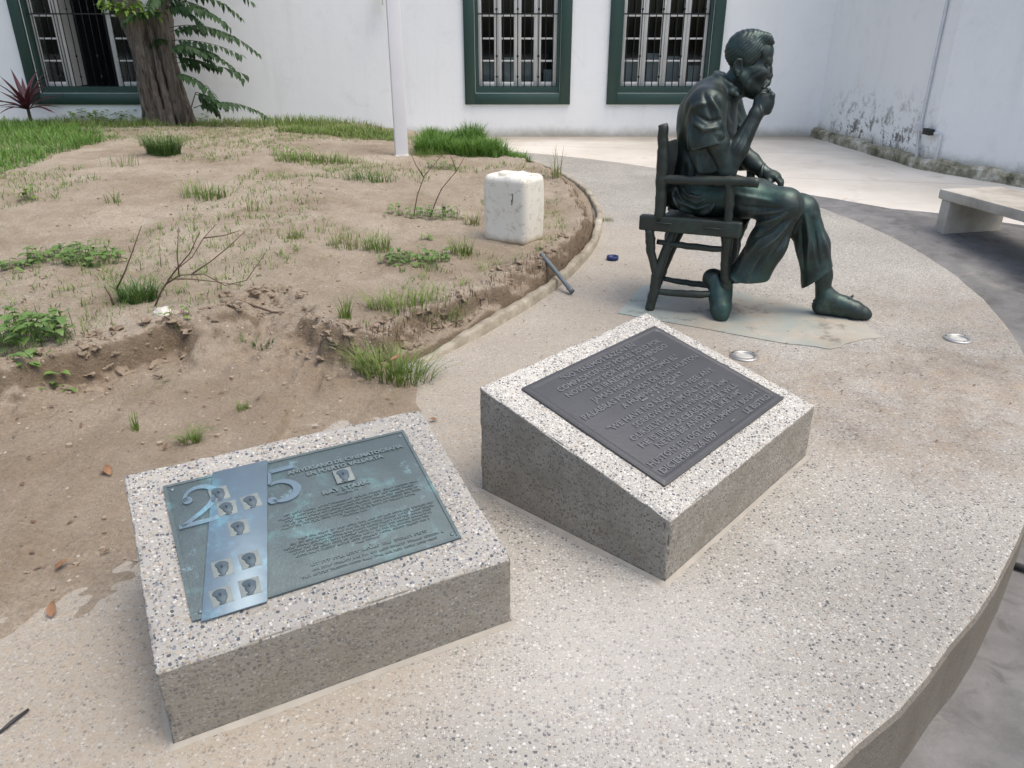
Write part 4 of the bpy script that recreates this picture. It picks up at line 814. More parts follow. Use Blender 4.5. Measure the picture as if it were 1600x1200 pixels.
# ---- shoes
sh = SDF((.2, -.08, -.03), (.47, .19, .26), .0036)
sh.ell((.272, .1, .176), (.05, .046, .05), .02); sh.chain([(.29, .1, .175), (.318, .068, .105), (.342, .03, .05), (.352, .012, .026)], [.042, .044, .047, .036], .02); sh.cone((.345, .09, .16), (.36, .045, .075), .03, .03, .02)
sh.cut((0, 0, .004), (0, 0, -1), (.1, -.2, -.05), (.6, .3, .012)); sh.chain([(.372, .075, .125), (.352, .032, .112), (.318, .03, .10)], [.007, .006, .005], .006)
V, Q = sh.extract(1); N = normals(V, Q); V = cloth_noise(V, N, .003, 22, 9); link('shoe', npmesh('shoe', V, Q), M['bronzeG'], fig)
sh = SDF((.66, .22, -.03), (1.04, .45, .22), .0036)
sh.chain([(.772, .326, .046), (.86, .332, .042), (.925, .338, .04), (.968, .343, .03), (.985, .345, .024)], [.045, .041, .044, .032, .021], .015); sh.chain([(.77, .32, .13), (.79, .324, .09), (.87, .334, .064), (.92, .338, .05)], [.04, .046, .04, .034], .02)
sh.cut((0, 0, .004), (0, 0, -1), (.5, .1, -.05), (1.1, .6, .012)); sh.chain([(.735, .30, .075), (.78, .28, .07), (.83, .288, .066), (.88, .305, .07), (.9, .33, .092)], [.006, .006, .0055, .006, .006], .006)
for a in ((.89, .32, .105), (.905, .345, .112), (.885, .35, .1)): sh.cone((.892, .336, .092), a, .008, .006, .004)
V, Q = sh.extract(1); N = normals(V, Q); link('shoe', npmesh('shoe', V, Q), M['bronzeG'], fig)
MB().tube([(.385+.0*math.cos(a), .453+.042*math.cos(a), .648+.036*math.sin(a)) for a in np.linspace(0, 2*math.pi, 17)], .0085, 8, False).build('watch_strap', M['bronze'], fig, True)
# ---- chair
CW = .48
def knotty(pts, rad, seed, n=10, sub=7):
    P = []; Rd = []; r_ = random.Random(seed)
    for i in range(len(pts)-1):
        for k in range(sub):
            tt = k/sub; P.append(np.array(pts[i])*(1-tt)+np.array(pts[i+1])*tt); Rd.append((rad[i]*(1-tt)+rad[i+1]*tt)*r_.uniform(.93, 1.08))
    P.append(np.array(pts[-1])); Rd.append(rad[-1]); P = [p+np.array([r_.uniform(-.002, .002) for _ in range(3)]) for p in P]
    return MB().tube(P, Rd, n)
seat = MB()
seatm = MB(); Vv = []; ns = 12
for i in range(ns+1):                                                     # slung leather seat between the rails
    for j in range(ns+1):
        u, v = i/ns, j/ns; Vv.append((-.03+.40*u, .03+(CW-.06)*v, .462-.022*math.sin(math.pi*v)))
nV = len(Vv); Vv += [(x, y, z-.016) for x, y, z in Vv]; Fq = []
for i in range(ns):
    for j in range(ns):
        a = i*(ns+1)+j; q = (a, a+ns+1, a+ns+2, a+1); Fq += [q, tuple(nV+k for k in q[::-1])]
chair = link('chair', seatm.add(Vv, Fq).mesh('chair', True), M['chair'], statue); chair['label'] = 'rustic bronze armchair with slung seat and crossed legs'
for y in (0, CW):
    r_ = MB().add([(-.085, y-.022, .405), (.40, y-.022, .415), (.40, y+.022, .415), (-.085, y+.022, .405), (-.085, y-.022, .478), (.40, y-.022, .489), (.40, y+.022, .489), (-.085, y+.022, .478)], [(3, 2, 1, 0), (4, 5, 6, 7), (0, 1, 5, 4), (1, 2, 6, 5), (2, 3, 7, 6), (3, 0, 4, 7)]).mesh('seat_rail')
    link('seat_rail', bevel_mesh(r_, .011, 3), M['chair'], chair)
    for x in (.03, .26): link('tenon', bevel_mesh(MB().box(x-.03, x+.05, y-.028, y+.028, .447, .455).mesh('tenon'), .002, 1), M['chair'], chair)
    knotty([(.012, y, .46), (.006, y, .64), (.0, y, .78), (-.008, y, .895)], [.026, .029, .026, .022], 3+int(y*10)).build('back_post', M['chair'], chair, True)
    L = .452 if y == 0 else .36
    knotty([(-.01, y, .652), (.15, y, .655), (.32, y, .668), (L, y, .668)], [.02, .021, .023, .021], 5+int(y*10)).build('armrest', M['chair'], chair, True)
    knotty([(.335, y, .47), (.33, y, .58), (.318, y, .66)], [.017, .023, .019], 8+int(y*10)).build('arm_support', M['chair'], chair, True)
    if y == 0: knotty([(.02, .01, .10), (.2, .02, .108), (.35, .08, .115)], [.015, .019, .015], 11).build('stretcher', M['chair'], chair, True)
for foot, fork, p1, p2, sd_ in (((-.004, .0, .0), (.016, .012, .19), (-.035, .0, .41), (.075, .06, .43), 21), ((-.055, .2, 0), (-.01, .24, .2), (.0, .33, .43), (.06, .38, .43), 22), ((.35, .10, 0), (.345, .06, .2), (.345, .02, .42), (.30, .12, .43), 23), ((.30, .26, 0), (.32, .30, .2), (.34, .42, .43), (.30, .34, .43), 24)):
    f_ = np.array(fork); L_ = knotty([foot, tuple((np.array(foot)+f_)/2+np.array([.004, 0, 0])), fork, p2], [.023, .025, .027, .02], sd_); L2 = knotty([tuple(f_-np.array([0, 0, .02])), tuple((f_+np.array(p1))/2+np.array([-.012, 0, 0])), p1], [.02, .022, .024], sd_+9); L_.add(L2.V, L2.F).build('leg', M['chair'], chair, True)
for y, z, x0, x1 in ((.03, .345, .0, .34), (.22, .105, .0, .32)): knotty([(x0, y, z), ((x0+x1)/2, y, z-.004), (x1, y, z)], [.013, .016, .013], 41).build('stretcher', M['chair'], chair, True)
Vv = []
for i in range(9):
    for j in range(13):
        u, v = i/8, j/12; Vv.append((.006-.035*math.sin(math.pi*v)*(.4+.6*u)-.014*u, .02+(CW-.04)*v, .49+.30*u))
nV = len(Vv); Vv += [(x-.012, y, z) for x, y, z in Vv]; Fq = []
for i in range(8):
    for j in range(12):
        a = i*13+j; q = (a, a+1, a+14, a+13); Fq += [q, tuple(nV+k for k in q[::-1])]
for a, b in [(i*13, (i+1)*13) for i in range(8)]+[((i+1)*13+12, i*13+12) for i in range(8)]+[(8*13+j, 8*13+j+1) for j in range(12)]: Fq.append((a, b, nV+b, nV+a))
MB().add(Vv, Fq).build('backrest', M['chair'], chair, True)
# ---- mortar pad the statue stands on
pc = [(.528, 3.638), (.90, 3.42), (1.264, 3.207), (1.40, 3.17), (1.52, 3.26), (1.66, 3.32), (1.72, 3.48), (1.62, 3.66), (1.3, 3.92), (.95, 4.12), (.727, 4.095)]; pq = []
for i in range(len(pc)):
    a_, b_ = np.array(pc[i]), np.array(pc[(i+1) % len(pc)])
    for t in np.linspace(0, 1, 14, endpoint=False):
        q = a_*(1-t)+b_*t; k = .006 if i < 2 or i > 8 else .07; pq.append((q[0]+k*float(fbm(q[0]*6, q[1]*6, oct=3, seed=1))-SO[0], q[1]+k*float(fbm(q[0]*6+9, q[1]*6, oct=3, seed=2))-SO[1]))
base = MB().prism(pq, -.006, .004).mesh('base_pad')
bp = link('base_pad', base, M['slab'], statue); bp.rotation_euler = (0, 0, -SYAW)

# ================================================================== SMALL THINGS
# ---- jerrycan
jq = G(803, 381, .125); jx, jy = jq[0]+.0, jq[1]+.12; jz = min(sz(jx+a_, jy+b_) for a_ in (-.1, 0, .1) for b_ in (-.1, 0, .1)); jc = empty('jerrycan', (jx, jy, jz-.008), R(-34)); tag(jc, 'dirty white plastic jerrycan standing on the sandy bed', 'jerrycan')
W_, D_, H_ = .305, .225, .41
s = SDF((-.18, -.15, -.02), (.18, .15, .44), .0045)
def jerry(X, Y, Z):
    k = .038; q = [np.abs(X)-(W_/2-k)-.006*np.sin(Z*8), np.abs(Y)-(D_/2-k), np.abs(Z-H_/2)-(H_/2-k)]
    return np.sqrt(sum(np.maximum(a, 0)**2 for a in q))+np.minimum(np.maximum(np.maximum(q[0], q[1]), q[2]), 0)-k
s.op(jerry, (-.15, -.12, 0), (.15, .12, H_), .001)
s.ell((-.05, -.03, H_+.012), (.05, .06, .05), .02, 's'); s.ell((.075, .0, H_+.01), (.042, .05, .05), .02, 's'); s.cone((.015, -.08, H_-.016), (.015, .07, H_-.012), .018, .018, .02)
V, Q = s.extract(1); V = cloth_noise(V, normals(V, Q), .0028, 9, 3); link('body', npmesh('body', V, Q), M['can'], jc)
MB().lathe([(.0, -.02), (.024, -.02), (.026, .012), (.024, .016), (.0, .016)], 18, (-.055, -.04, H_-.008)).build('cap', M['can'], jc, True); MB().lathe([(.03, 0), (.03, .012)], 18, (-.055, -.04, H_-.055)).build('neck', M['can'], jc, True)
MB().tube([(.055, -D_/2-.001, .31), (.068, -D_/2-.0015, .315), (.066, -D_/2-.0015, .285), (.06, -D_/2-.0015, .25)], .0022, 5).tube([(.066, -D_/2-.0015, .285), (.056, -D_/2-.0015, .27)], .0018, 5).build('marker_stroke', M['ink'], jc)
MB().box(W_/2+.001, W_/2+.003, -.05, .05, .12, .27).build('label', M['label'], jc)
# ---- grey pipe, blue ring, steel ground lights
a = G(846, 397, .15); b = G(894, 458, .012); pp = empty('plastic_pipe', tuple(b)); tag(pp, 'short grey plastic pipe leaning from the bank over the kerb', 'pipe'); d_ = a-b
MB().tube([(0, 0, .008), tuple(d_*.5+np.array([0, 0, .006])), tuple(d_)], .0125, 12, False).tube([tuple(d_*.0+np.array([0, 0, .008])), tuple(d_*.5+np.array([0, 0, .006])), tuple(d_)], .0098, 12, False).build('tube', M['pvc'], pp, True)
MB().tube([(0, 0, .008), tuple(d_*.12+np.array([0, 0, .007]))], .0145, 12).build('collar', M['pvc'], pp, True)
c_ = G(957, 406, .0); bl = MB().lathe([(.03, 0), (.036, .0), (.037, .022), (.033, .024), (.029, .022), (.029, .004), (.0, .004)], 24).build('bottle_cap', M['blue'], None, True, tuple(c_+np.array([0, 0, .002]))); tag(bl, 'dark blue plastic ring cap lying on the terrace by the kerb', 'cap')
for (px, py, lab) in ((1163, 556, 'round steel ground light just behind the right plinth'), (1497, 529, 'round steel ground light out on the terrace near its right edge')):
    c_ = G(px, py, .004); gl = empty('ground_light', tuple(c_*[1, 1, 0]+np.array([0, 0, .001]))); tag(gl, lab, 'light', 'recessed ground lights')
    MB().lathe([(.062, -.01), (.062, .004), (.058, .008), (.044, .009), (.040, .005), (.038, -.002)], 32).build('rim', M['steel'], gl, True); MB().lathe([(.0395, -.004), (.0395, .0015), (.02, .0045), (.006, .005)], 28).build('lens', M['lens'], gl, True)
    for k in range(3):
        a = R(30+120*k); MB().lathe([(.004, 0), (.0035, .002)], 8, (.051*math.cos(a), .051*math.sin(a), .0085)).build('screw', M['iron'], gl)
# ---- pale stone, black hoses on the paving
def rock(name, loc, r_, mat, seed, flat=.6):
    bm = bmesh.new(); bmesh.ops.create_icosphere(bm, subdivisions=3, radius=1); rr = random.Random(seed); off = Vector((rr.random()*9, rr.random()*9, 3))
    for v in bm.verts: k = 1+.35*mnoise.noise(v.co*1.4+off)+.12*mnoise.noise(v.co*4+off); v.co = Vector((v.co.x*k, v.co.y*k, v.co.z*k*flat))*r_
    me = bpy.data.meshes.new(name); bm.to_mesh(me); bm.free(); return link(name, me, mat, None, loc, rr.random()*6)
c_ = G(252, 474, .2); tag(rock('stone', (c_[0], c_[1], sz(c_[0], c_[1])+.008), .038, M['stone'], 2), 'small pale stone beside the tuft with dry twigs', 'stone')
c_ = G(1585, 897, -.25); hs = MB().tube([(c_[0]-.02, c_[1]+.05, -.237), (c_[0]+.05, c_[1]+.0, -.236), (c_[0]+.2, c_[1]-.03, -.236), (c_[0]+.6, c_[1]+.05, -.236)], .011, 8).build('hose', M['rubber'], None, True); tag(hs, 'black hose end lying on the grey paving at the right edge', 'hose')
# ---- leaves and grass
def blades(n, rad, hgt, wid, lean, seed, c=(0, 0, 0), ground=None, ell=(1, 1), curl=1.0, segs=4):
    r = np.random.default_rng(seed); a = r.uniform(0, 2*np.pi, n); q = rad*np.sqrt(r.random(n)); bx = c[0]+q*np.cos(a)*ell[0]; by = c[1]+q*np.sin(a)*ell[1]; bz = ground(bx, by) if ground is not None else np.full(n, c[2])
    da = a+r.normal(0, .9, n); h = hgt*r.uniform(.45, 1.1, n); ln = lean*r.uniform(.3, 1.3, n)*h; w = wid*r.uniform(.6, 1.2, n); V = []; 
    for k in range(segs+1):
        t = k/segs; off = ln*t**(1+curl); z = h*(t-.28*curl*t*t*np.minimum(1, ln/np.maximum(h, 1e-6))); ww = w*(1-t)**.7*.5 if k < segs else w*0; px, py = -np.sin(da), np.cos(da)
        for sg in ((-1, 1) if k < segs else (0,)): V.append(np.stack([bx+np.cos(da)*off+px*ww*sg, by+np.sin(da)*off+py*ww*sg, bz+z-.004*(k == 0)], 1))
    m_ = len(V); V = np.stack(V, 1).reshape(-1, 3); base = np.arange(n)*m_; F = []
    for k in range(segs-1):
        F.append(np.stack([base+2*k, base+2*k+1, base+2*k+3, base+2*k+2], 1))
    Tq = np.stack([base+2*(segs-1), base+2*(segs-1)+1, base+2*segs, base+2*segs], 1)
    return V, np.concatenate(F), Tq[:, :3]
def blade_mesh(name, parts):
    V = []; F = []; o = 0
    for v, q, t in parts: V.append(v); F += [tuple(x) for x in (q+o).tolist()]+[tuple(x) for x in (t+o).tolist()]; o += len(v)
    V = np.concatenate(V); me = bpy.data.meshes.new(name); me.from_pydata(V.tolist(), [], F); me.polygons.foreach_set('use_smooth', [True]*len(me.polygons)); me.update(); return me
def leaf_shape(L, W, fold=.25, droop=.3, n=5):
    V = [(0, 0, 0)]; F = []
    for i in range(1, n):
        t = i/n; w_ = W*math.sin(math.pi*t**.75)*.5; z = -droop*L*t*t; V += [(L*t, -w_, z+fold*w_), (L*t, 0, z), (L*t, w_, z+fold*w_)]
    V.append((L, 0, -droop*L)); F += [(0, 1, 2), (0, 2, 3)]
    for i in range(n-2): a = 1+3*i; F += [(a, a+3, a+4, a+1), (a+1, a+4, a+5, a+2)]
    a = 1+3*(n-2); k = len(V)-1; F += [(a, k, a+1), (a+1, k, a+2)]; return V, F
def put(m, V, F, loc, rz, ry, s_=1.0):
    Mx = Matrix.Translation(loc) @ Matrix.Rotation(rz, 4, 'Z') @ Matrix.Rotation(ry, 4, 'Y') @ Matrix.Scale(s_, 4); m.add([Mx @ Vector(v) for v in V], F)
def on_soil(px, py, zg=.2):
    q = G(px, py, zg)
    for _ in range(4): q = G(px, py, sz(q[0], q[1]))
    return q[0], q[1]
def tuft(px, py, n, rad, h, wid, lean, mat, label, seed, ell=(1, 1), extra=None):
    x, y = on_soil(px, py); z = sz(x, y); gr = lambda bx, by: soil_z(bx+x, by+y)-z
    me = blade_mesh('grass_tuft', [blades(n, rad, h, wid, lean, seed, (0, 0, 0), gr, ell)]+([extra(x, y, z)] if extra else [])); return tag(link('grass_tuft', me, mat, None, (x, y, z)), label, 'grass', 'grass tufts on the sandy bed')
TUF = [(257, 243, 520, .12, .25, .007, 1.0, 'grassD', 'round dense dark green grass tuft between the tree and the sandy middle', (1.3, .8)),
    (318, 310, 150, .12, .15, .006, .9, 'grass', 'spreading bright grass tuft alone in the middle of the sandy bed', (1.4, .8)), (580, 283, 120, .14, .13, .006, 1.3, 'grassD', 'flat spreading grass tuft left of the white post foot', (1.6, .6)),
    (492, 252, 420, .26, .12, .006, 1.0, 'grass', 'wide low grass clump in front of the back wall strip', (1.5, .6)), (540, 497, 60, .03, .12, .005, .45, 'grass', 'upright thin grass spike on top of the bare clod', (1, 1)),
    (612, 548, 300, .12, .15, .006, 1.0, 'grass', 'bushy grass tuft growing at the foot of the broken bank', (1.3, .8)), (648, 480, 240, .15, .12, .005, 1.2, 'grass', 'grass hanging over the lip of the broken bank', (1.5, .7)), (216, 468, 260, .075, .12, .006, .9, 'grassD', 'dark grass tuft among the bare dry twigs', (1.2, .9)),
    (178, 318, 26, .05, .13, .006, .6, 'grass', 'few upright blades left of the middle of the sandy bed', (1, 1)), (188, 262, 34, .12, .14, .006, .5, 'grass', 'thin loose blades in front of the dense dark tuft', (1.5, .6)), (395, 330, 18, .04, .15, .006, .4, 'grass', 'single thin grass spike right of the middle tuft', (1, 1)),
    (462, 372, 50, .05, .12, .005, .8, 'grassP', 'pale dry grass sprig in the middle of the bare sand', (1, 1)), (540, 385, 70, .08, .12, .005, .7, 'grassP', 'pale green sprigs left of the weed patch', (1.2, .8)), (590, 392, 120, .07, .13, .005, .8, 'grass', 'bright grass clump at the left end of the weed patch before the jerrycan', (1.3, .8)),
    (722, 396, 90, .06, .13, .005, .8, 'grass', 'yellowish grass clump just left of the jerrycan', (1.1, .9)), (298, 690, 70, .03, .07, .005, 1.0, 'grass', 'small grass tuft behind the left plinth', (1.2, 1)), (380, 640, 30, .02, .05, .004, .8, 'grass', 'tiny grass sprout on the lower bare soil', (1, 1)), (213, 672, 16, .015, .09, .005, .3, 'grass', 'two upright blades on the lower bare soil', (1, 1)),
    (870, 277, 26, .04, .3, .009, .5, 'grassP', 'tall pale grass spike standing by the far kerb', (1, 1)), (398, 510, 30, .05, .05, .006, 1.2, 'grassD', 'flattened dark blades right of the dry twigs', (1.4, .6)), (660, 245, 150, .14, .1, .005, 1.0, 'grass', 'thin grass patch just in front of the white post', (1.6, .6)), (740, 350, 60, .06, .12, .005, .9, 'grassP', 'loose pale blades beside the jerrycan top', (1, 1)), (950, 345, 40, .04, .05, .005, 1.2, 'grassP', 'small dry weed just outside the far kerb', (1, 1))]
for i, (px, py, n_, rad, h_, wd, ln, mt, lab, el) in enumerate(TUF):
    if px == 950:
        q = G(px, py); me = blade_mesh('grass_tuft', [blades(n_, rad, h_, wd, ln, i+50)]); tag(link('grass_tuft', me, M[mt], None, tuple(q)), lab, 'grass', 'grass tufts on the sandy bed'); continue
    tuft(px, py, n_, rad, h_, wd, ln, M[mt], lab, i+50, el)
# ---- lawn and strips of uncut grass (uncountable)
def region_blades(poly, n, h, wid, lean, seed, mat, name, label):
    r = np.random.default_rng(seed); P = np.array(poly); lo, hi = P.min(0), P.max(0); X = []; 
    while sum(len(x) for x in X) < n:
        q = r.uniform(lo, hi, (n, 2)); d = poly_sd(q[:, 0], q[:, 1], poly)+.18*fbm(q[:, 0]*3, q[:, 1]*3, oct=3, seed=seed); X.append(q[d < 0])
    X = np.concatenate(X)[:n]; v, q_, t_ = blades(n, 0, h, wid, lean, seed); m_ = len(v)//n; dens = np.clip(.6+.5*fbm(X[:, 0]*2.2, X[:, 1]*2.2, oct=2, seed=seed+1), .25, 1.2)
    v = v.reshape(n, m_, 3); v[:, :, 2] *= dens[:, None]; v[:, :, 0] += X[:, 0, None]; v[:, :, 1] += X[:, 1, None]; v[:, :, 2] += soil_z(X[:, 0], X[:, 1])[:, None]-.004
    return kind(link(name, blade_mesh(name, [(v.reshape(-1, 3), q_, t_)]), mat), 'stuff', label)
g2 = lambda L: [tuple(G(px, py, .2)[:2]) for px, py in L]
region_blades(g2([(-300, 200), (60, 192), (165, 215), (175, 222), (120, 240), (60, 262), (0, 280), (-300, 330)]), 15000, .2, .010, .7, 5, M['grassL'], 'lawn_grass', 'lush green lawn patch at the left edge of the sandy bed')
region_blades([(-7.5, 9.6), (-3.0, 9.8), (-1.9, 10.1), (-1.8, 10.75), (-7.5, 10.75)], 5500, .17, .010, .6, 6, M['grass'], 'wall_grass', 'grass strip along the foot of the wall by the tree')
region_blades([(-2.75, 9.35), (-1.3, 9.0), (-1.25, 9.5), (-1.4, 9.9), (-2.7, 10.2)], 3000, .15, .010, .7, 7, M['grass'], 'low_grass', 'low grass strip behind the post to its left')
region_blades([(-1.0, 8.25), (-.3, 8.15), (.05, 8.05), (.2, 8.5), (-.3, 9.2), (-1.0, 9.3)], 8000, .30, .011, .55, 8, M['grassL'], 'tall_grass', 'tall bright green grass right of the white post')
r = np.random.default_rng(44); nn = 3200; X = np.stack([r.uniform(-5, .35, nn*5), r.uniform(2.9, 9.8, nn*5)], 1); dd = poly_sd(X[:, 0], X[:, 1], BANK); dens = fbm(X[:, 0]*1.1, X[:, 1]*1.1, oct=3, seed=77); X = X[(dd < -.08) & (dens > .06)][:nn]
v, q_, t_ = blades(len(X)*4, .03, .06, .005, 1.2, 45); m_ = len(v)//(len(X)*4); XX = np.repeat(X, 4, 0); v = v.reshape(-1, m_, 3); v[:, :, 0] += XX[:, 0, None]; v[:, :, 1] += XX[:, 1, None]; v[:, :, 2] += soil_z(XX[:, 0], XX[:, 1])[:, None]-.003
kind(link('sparse_grass', blade_mesh('sparse_grass', [(v.reshape(-1, 3), q_, t_)]), M['grass']), 'stuff', 'sparse short grass sprouting over the sand')
# ---- broad-leaved weeds
def weed(px, py, n, rx, ry, L, mat, label, seed, hgt=.07):
    x, y = on_soil(px, py); z = sz(x, y); rr = random.Random(seed); m = MB(); st = MB(); n = int(n*1.3); L = L*.85
    for _ in range(n):
        a = rr.uniform(0, 6.28); q = math.sqrt(rr.random()); bx, by = q*rx*math.cos(a), q*ry*math.sin(a); bz = sz(x+bx, y+by)-z; h = hgt*rr.uniform(.15, 1.1); l = L*rr.uniform(.6, 1.2); V, F = leaf_shape(l, l*rr.uniform(.5, .8), .3, rr.uniform(.1, .5), 5); az = rr.uniform(0, 6.28)
        put(m, V, F, (bx, by, bz+h), az, rr.uniform(-.5, .25)); st.tube([(bx-.01*math.cos(az), by-.01*math.sin(az), bz-.005), (bx, by, bz+h)], .0012, 4)
    root = empty('weed_patch', (x, y, z)); tag(root, label, 'weed', 'broad-leaved weeds on the sandy bed'); kind(m.build('leaves', mat, root, True), 'stuff'); kind(st.build('stems', mat, root), 'stuff'); return root
weed(665, 338, 90, .26, .13, .045, M['weed'], 'broad-leaved weed patch at the foot of the two upright dry stems', 1, .06); weed(650, 408, 80, .2, .12, .05, M['weed'], 'broad-leaved weed patch between the bank lip and the jerrycan', 2, .05)
weed(118, 405, 130, .24, .17, .055, M['weed'], 'trailing weed patch on the sand above the vine clump', 3, .06); weed(40, 530, 110, .2, .13, .06, M['weed'], 'leafy vine clump on the bank at the left edge', 4, .1); weed(60, 570, 20, .1, .05, .05, M['weed'], 'vine leaves hanging down the bank at the left edge', 5, .03)
weed(275, 500, 8, .06, .05, .035, M['leafY'], 'few bright leaves below the dry twigs', 6, .04); weed(455, 245, 50, .2, .1, .05, M['leafY'], 'light green weeds mixed in the low clump before the wall', 7, .09); weed(690, 262, 45, .15, .1, .045, M['weed'], 'low weeds right of the white post foot', 8, .06); weed(45, 312, 14, .05, .05, .06, M['leafY'], 'small upright leafy seedling near the lawn', 9, .11)
weed(25, 420, 16, .1, .08, .06, M['weed'], 'small leaves at the left edge above the vine clump', 10, .05); weed(665, 375, 10, .03, .03, .035, M['leafY'], 'tiny bright seedling between the two weed patches', 11, .05)
kx, ky = on_soil(240, 188, .24); m = MB(); rr = random.Random(5)
for _ in range(420):
    a = rr.uniform(-.9, 1.0); x = kx+a; y = ky-.35+rr.uniform(-.22, .22); V, F = leaf_shape(rr.uniform(.05, .09), rr.uniform(.035, .06), .3, .3, 4); put(m, V, F, (x, y, sz(x, y)+rr.uniform(.02, .16)), rr.uniform(0, 6.28), rr.uniform(-.6, .2))
kind(m.build('ground_cover', M['leafY'], None, True), 'stuff', 'leafy ground cover round the foot of the tree')
# ---- dry twigs
def twigs(name, base, paths, label, r0=.005):
    root = empty(name, base); tag(root, label, 'twig')
    for p, r_ in paths:
        k = len(p); MB().tube(p, [r_*(1-.6*i/(k-1)) for i in range(k)], 6).build('twig', M['twig'], root, True)
    return root
def tw(px, py, pts):                     # branch points given as (photo x, photo y, metres towards the viewer)
    x, y = on_soil(px, py); z = sz(x, y); return (x, y, z), [tuple(onY(a, b, y-c)-np.array([x, y, z])) for a, b, c in pts]
bx_, p1 = tw(243, 478, [(240, 484, 0), (252, 455, .01), (272, 425, .03), (297, 395, .04), (312, 362, .05)]); paths = [(p1, .005)]
for L in ([(258, 445, .01), (280, 430, .06), (318, 428, .1), (352, 446, .14), (385, 438, .16), (415, 395, .18)], [(262, 438, .02), (277, 420, -.04), (300, 402, -.07), (318, 372, -.09), (338, 350, -.1)], [(280, 432, .05), (277, 400, .06), (279, 355, .07)], [(300, 428, .08), (330, 408, .05), (358, 385, .03), (382, 362, .02)], [(272, 436, .0), (300, 436, -.05), (335, 440, -.08), (380, 446, -.1)], [(318, 372, -.09), (350, 368, -.12), (376, 360, -.14)]): paths.append((tw(243, 478, L)[1], .0035))
paths.append((tw(243, 478, [(178, 478, -.02), (172, 462, -.02), (163, 448, -.02)])[1], .006)); paths.append((tw(243, 478, [(182, 452, .0), (195, 425, .0), (208, 390, .0), (221, 353, .0)])[1], .0045)); paths.append((tw(243, 478, [(252, 418, 0), (250, 400, 0), (249, 380, .0)])[1], .002))
twigs('dead_shrub', bx_, paths, 'bare dry twigs of a dead shrub sticking out of the sand')
for (b_, L, lab) in (((646, 338), [[(646, 340, 0), (652, 305, 0), (663, 275, .02), (695, 237, .05)], [(663, 278, .02), (650, 258, 0), (640, 236, -.02)]], 'thin dry stem left of two rising from the weed patch'), ((673, 340), [[(671, 342, 0), (682, 312, 0), (690, 295, .02), (715, 265, .05), (727, 243, .06)], [(713, 268, .05), (708, 252, .03), (702, 240, .0)]], 'thin dry stem right of two rising from the weed patch')):
    bb, _ = tw(*b_, L[0]); twigs('dead_sapling', bb, [(tw(*b_, l)[1], .0042) for l in L], lab)
rb, rp = tw(430, 490, [(380, 500, 0), (425, 486, 0), (470, 476, 0), (515, 462, 0)]); rp = [(a, b, sz(rb[0]+a, rb[1]+b)-rb[2]+.006) for a, b, c in rp]; tag(MB().tube(rp, [.006, .005, .005, .003], 6).build('root', M['twig'], None, True, rb), 'thin dry root lying across the bare sand', 'root')
# ---- litter: flakes of dry leaf, twigs and grit
r = random.Random(3); m = MB()
def flake(x, y, z, s_):
    V, F = leaf_shape(s_, s_*r.uniform(.25, .6), r.uniform(.1, .8), r.uniform(-.3, .4), 3); put(m, V, F, (x, y, z+s_*.1), r.uniform(0, 6.28), r.uniform(-.3, .3))
for _ in range(520):
    y = 1.5+8*r.random()**1.6; x = r.uniform(-1.2-.35*y, .4); z = sz(x, y)
    if z > -.004: flake(x, y, z+.002, r.uniform(.008, .03))
for _ in range(330):
    t = r.random(); px = r.gauss(1250, 180); py = r.gauss(590, 50)
    if r.random() < .35: px = r.gauss(870, 60); py = r.gauss(450, 60)
    if r.random() < .2: px = r.uniform(950, 1400); py = r.uniform(380, 480)
    q = G(px, py); u = np.hypot(*(q[:2]-TC))
    if u < TR-.05 and np.hypot(*(q[:2]-KC)) > KR+.06 and not (740 < px < 1290 and 560 < py < 920): flake(q[0], q[1], .004, r.uniform(.006, .018))
kind(m.build('leaf_litter', M['litter'], None), 'stuff', 'flakes of dry leaf and grit scattered over soil and terrace')
m = MB(); r = random.Random(8)
for _ in range(700):
    y = 1.2+6*r.random()**1.7; x = r.uniform(-1.2-.35*y, .3); z = sz(x, y)
    if z < -.002: continue
    s_ = .003+.009*r.random()**2; V = [(s_*r.uniform(.6, 1.2)*math.cos(a), s_*r.uniform(.6, 1.2)*math.sin(a), b*s_*.5) for b in (-1, 1) for a in (0, 1.57, 3.14, 4.71)]; put(m, V, [(3, 2, 1, 0), (4, 5, 6, 7), (0, 1, 5, 4), (1, 2, 6, 5), (2, 3, 7, 6), (3, 0, 4, 7)], (x, y, z+s_*.3), r.uniform(0, 6), 0)
kind(m.build('soil_crumbs', M['crumb'], None), 'stuff', 'crumbs of dry soil lying on the bed')
m = MB(); r = random.Random(18); bm = bmesh.new(); bmesh.ops.create_icosphere(bm, subdivisions=2, radius=1); IV = np.array([v.co[:] for v in bm.verts]); IF = [tuple(v.index for v in f.verts) for f in bm.faces]; bm.free()
BK = [np.array(p) for p in BANK[:24]]
for _ in range(420):
    i = r.randrange(4, 22); t = r.random(); p = BK[i]*(1-t)+BK[i+1]*t+np.array([r.gauss(0, .07), r.gauss(-.03, .08)]); z = sz(p[0], p[1])
    if z < .0 or (p[1] > 2.95 and np.hypot(*(p-KC)) > KR-.06): continue
    s_ = .004+.02*r.random()**3; o = r.random()*50; k = 1+1.1*vnoise(IV[:, 0]*1.6+o, IV[:, 1]*1.6, IV[:, 2]*1.6, seed=3)+.5*vnoise(IV[:, 0]*4+o, IV[:, 1]*4, IV[:, 2]*4, seed=5); P = IV*k[:, None]*s_*np.array([1, 1, .7]); put(m, P.tolist(), IF, (p[0], p[1], z+s_*.15), r.uniform(0, 6), r.uniform(-.4, .4))
kind(m.build('soil_clods', M['clod'], None, False), 'stuff', 'broken clods of earth along the crumbling bank')
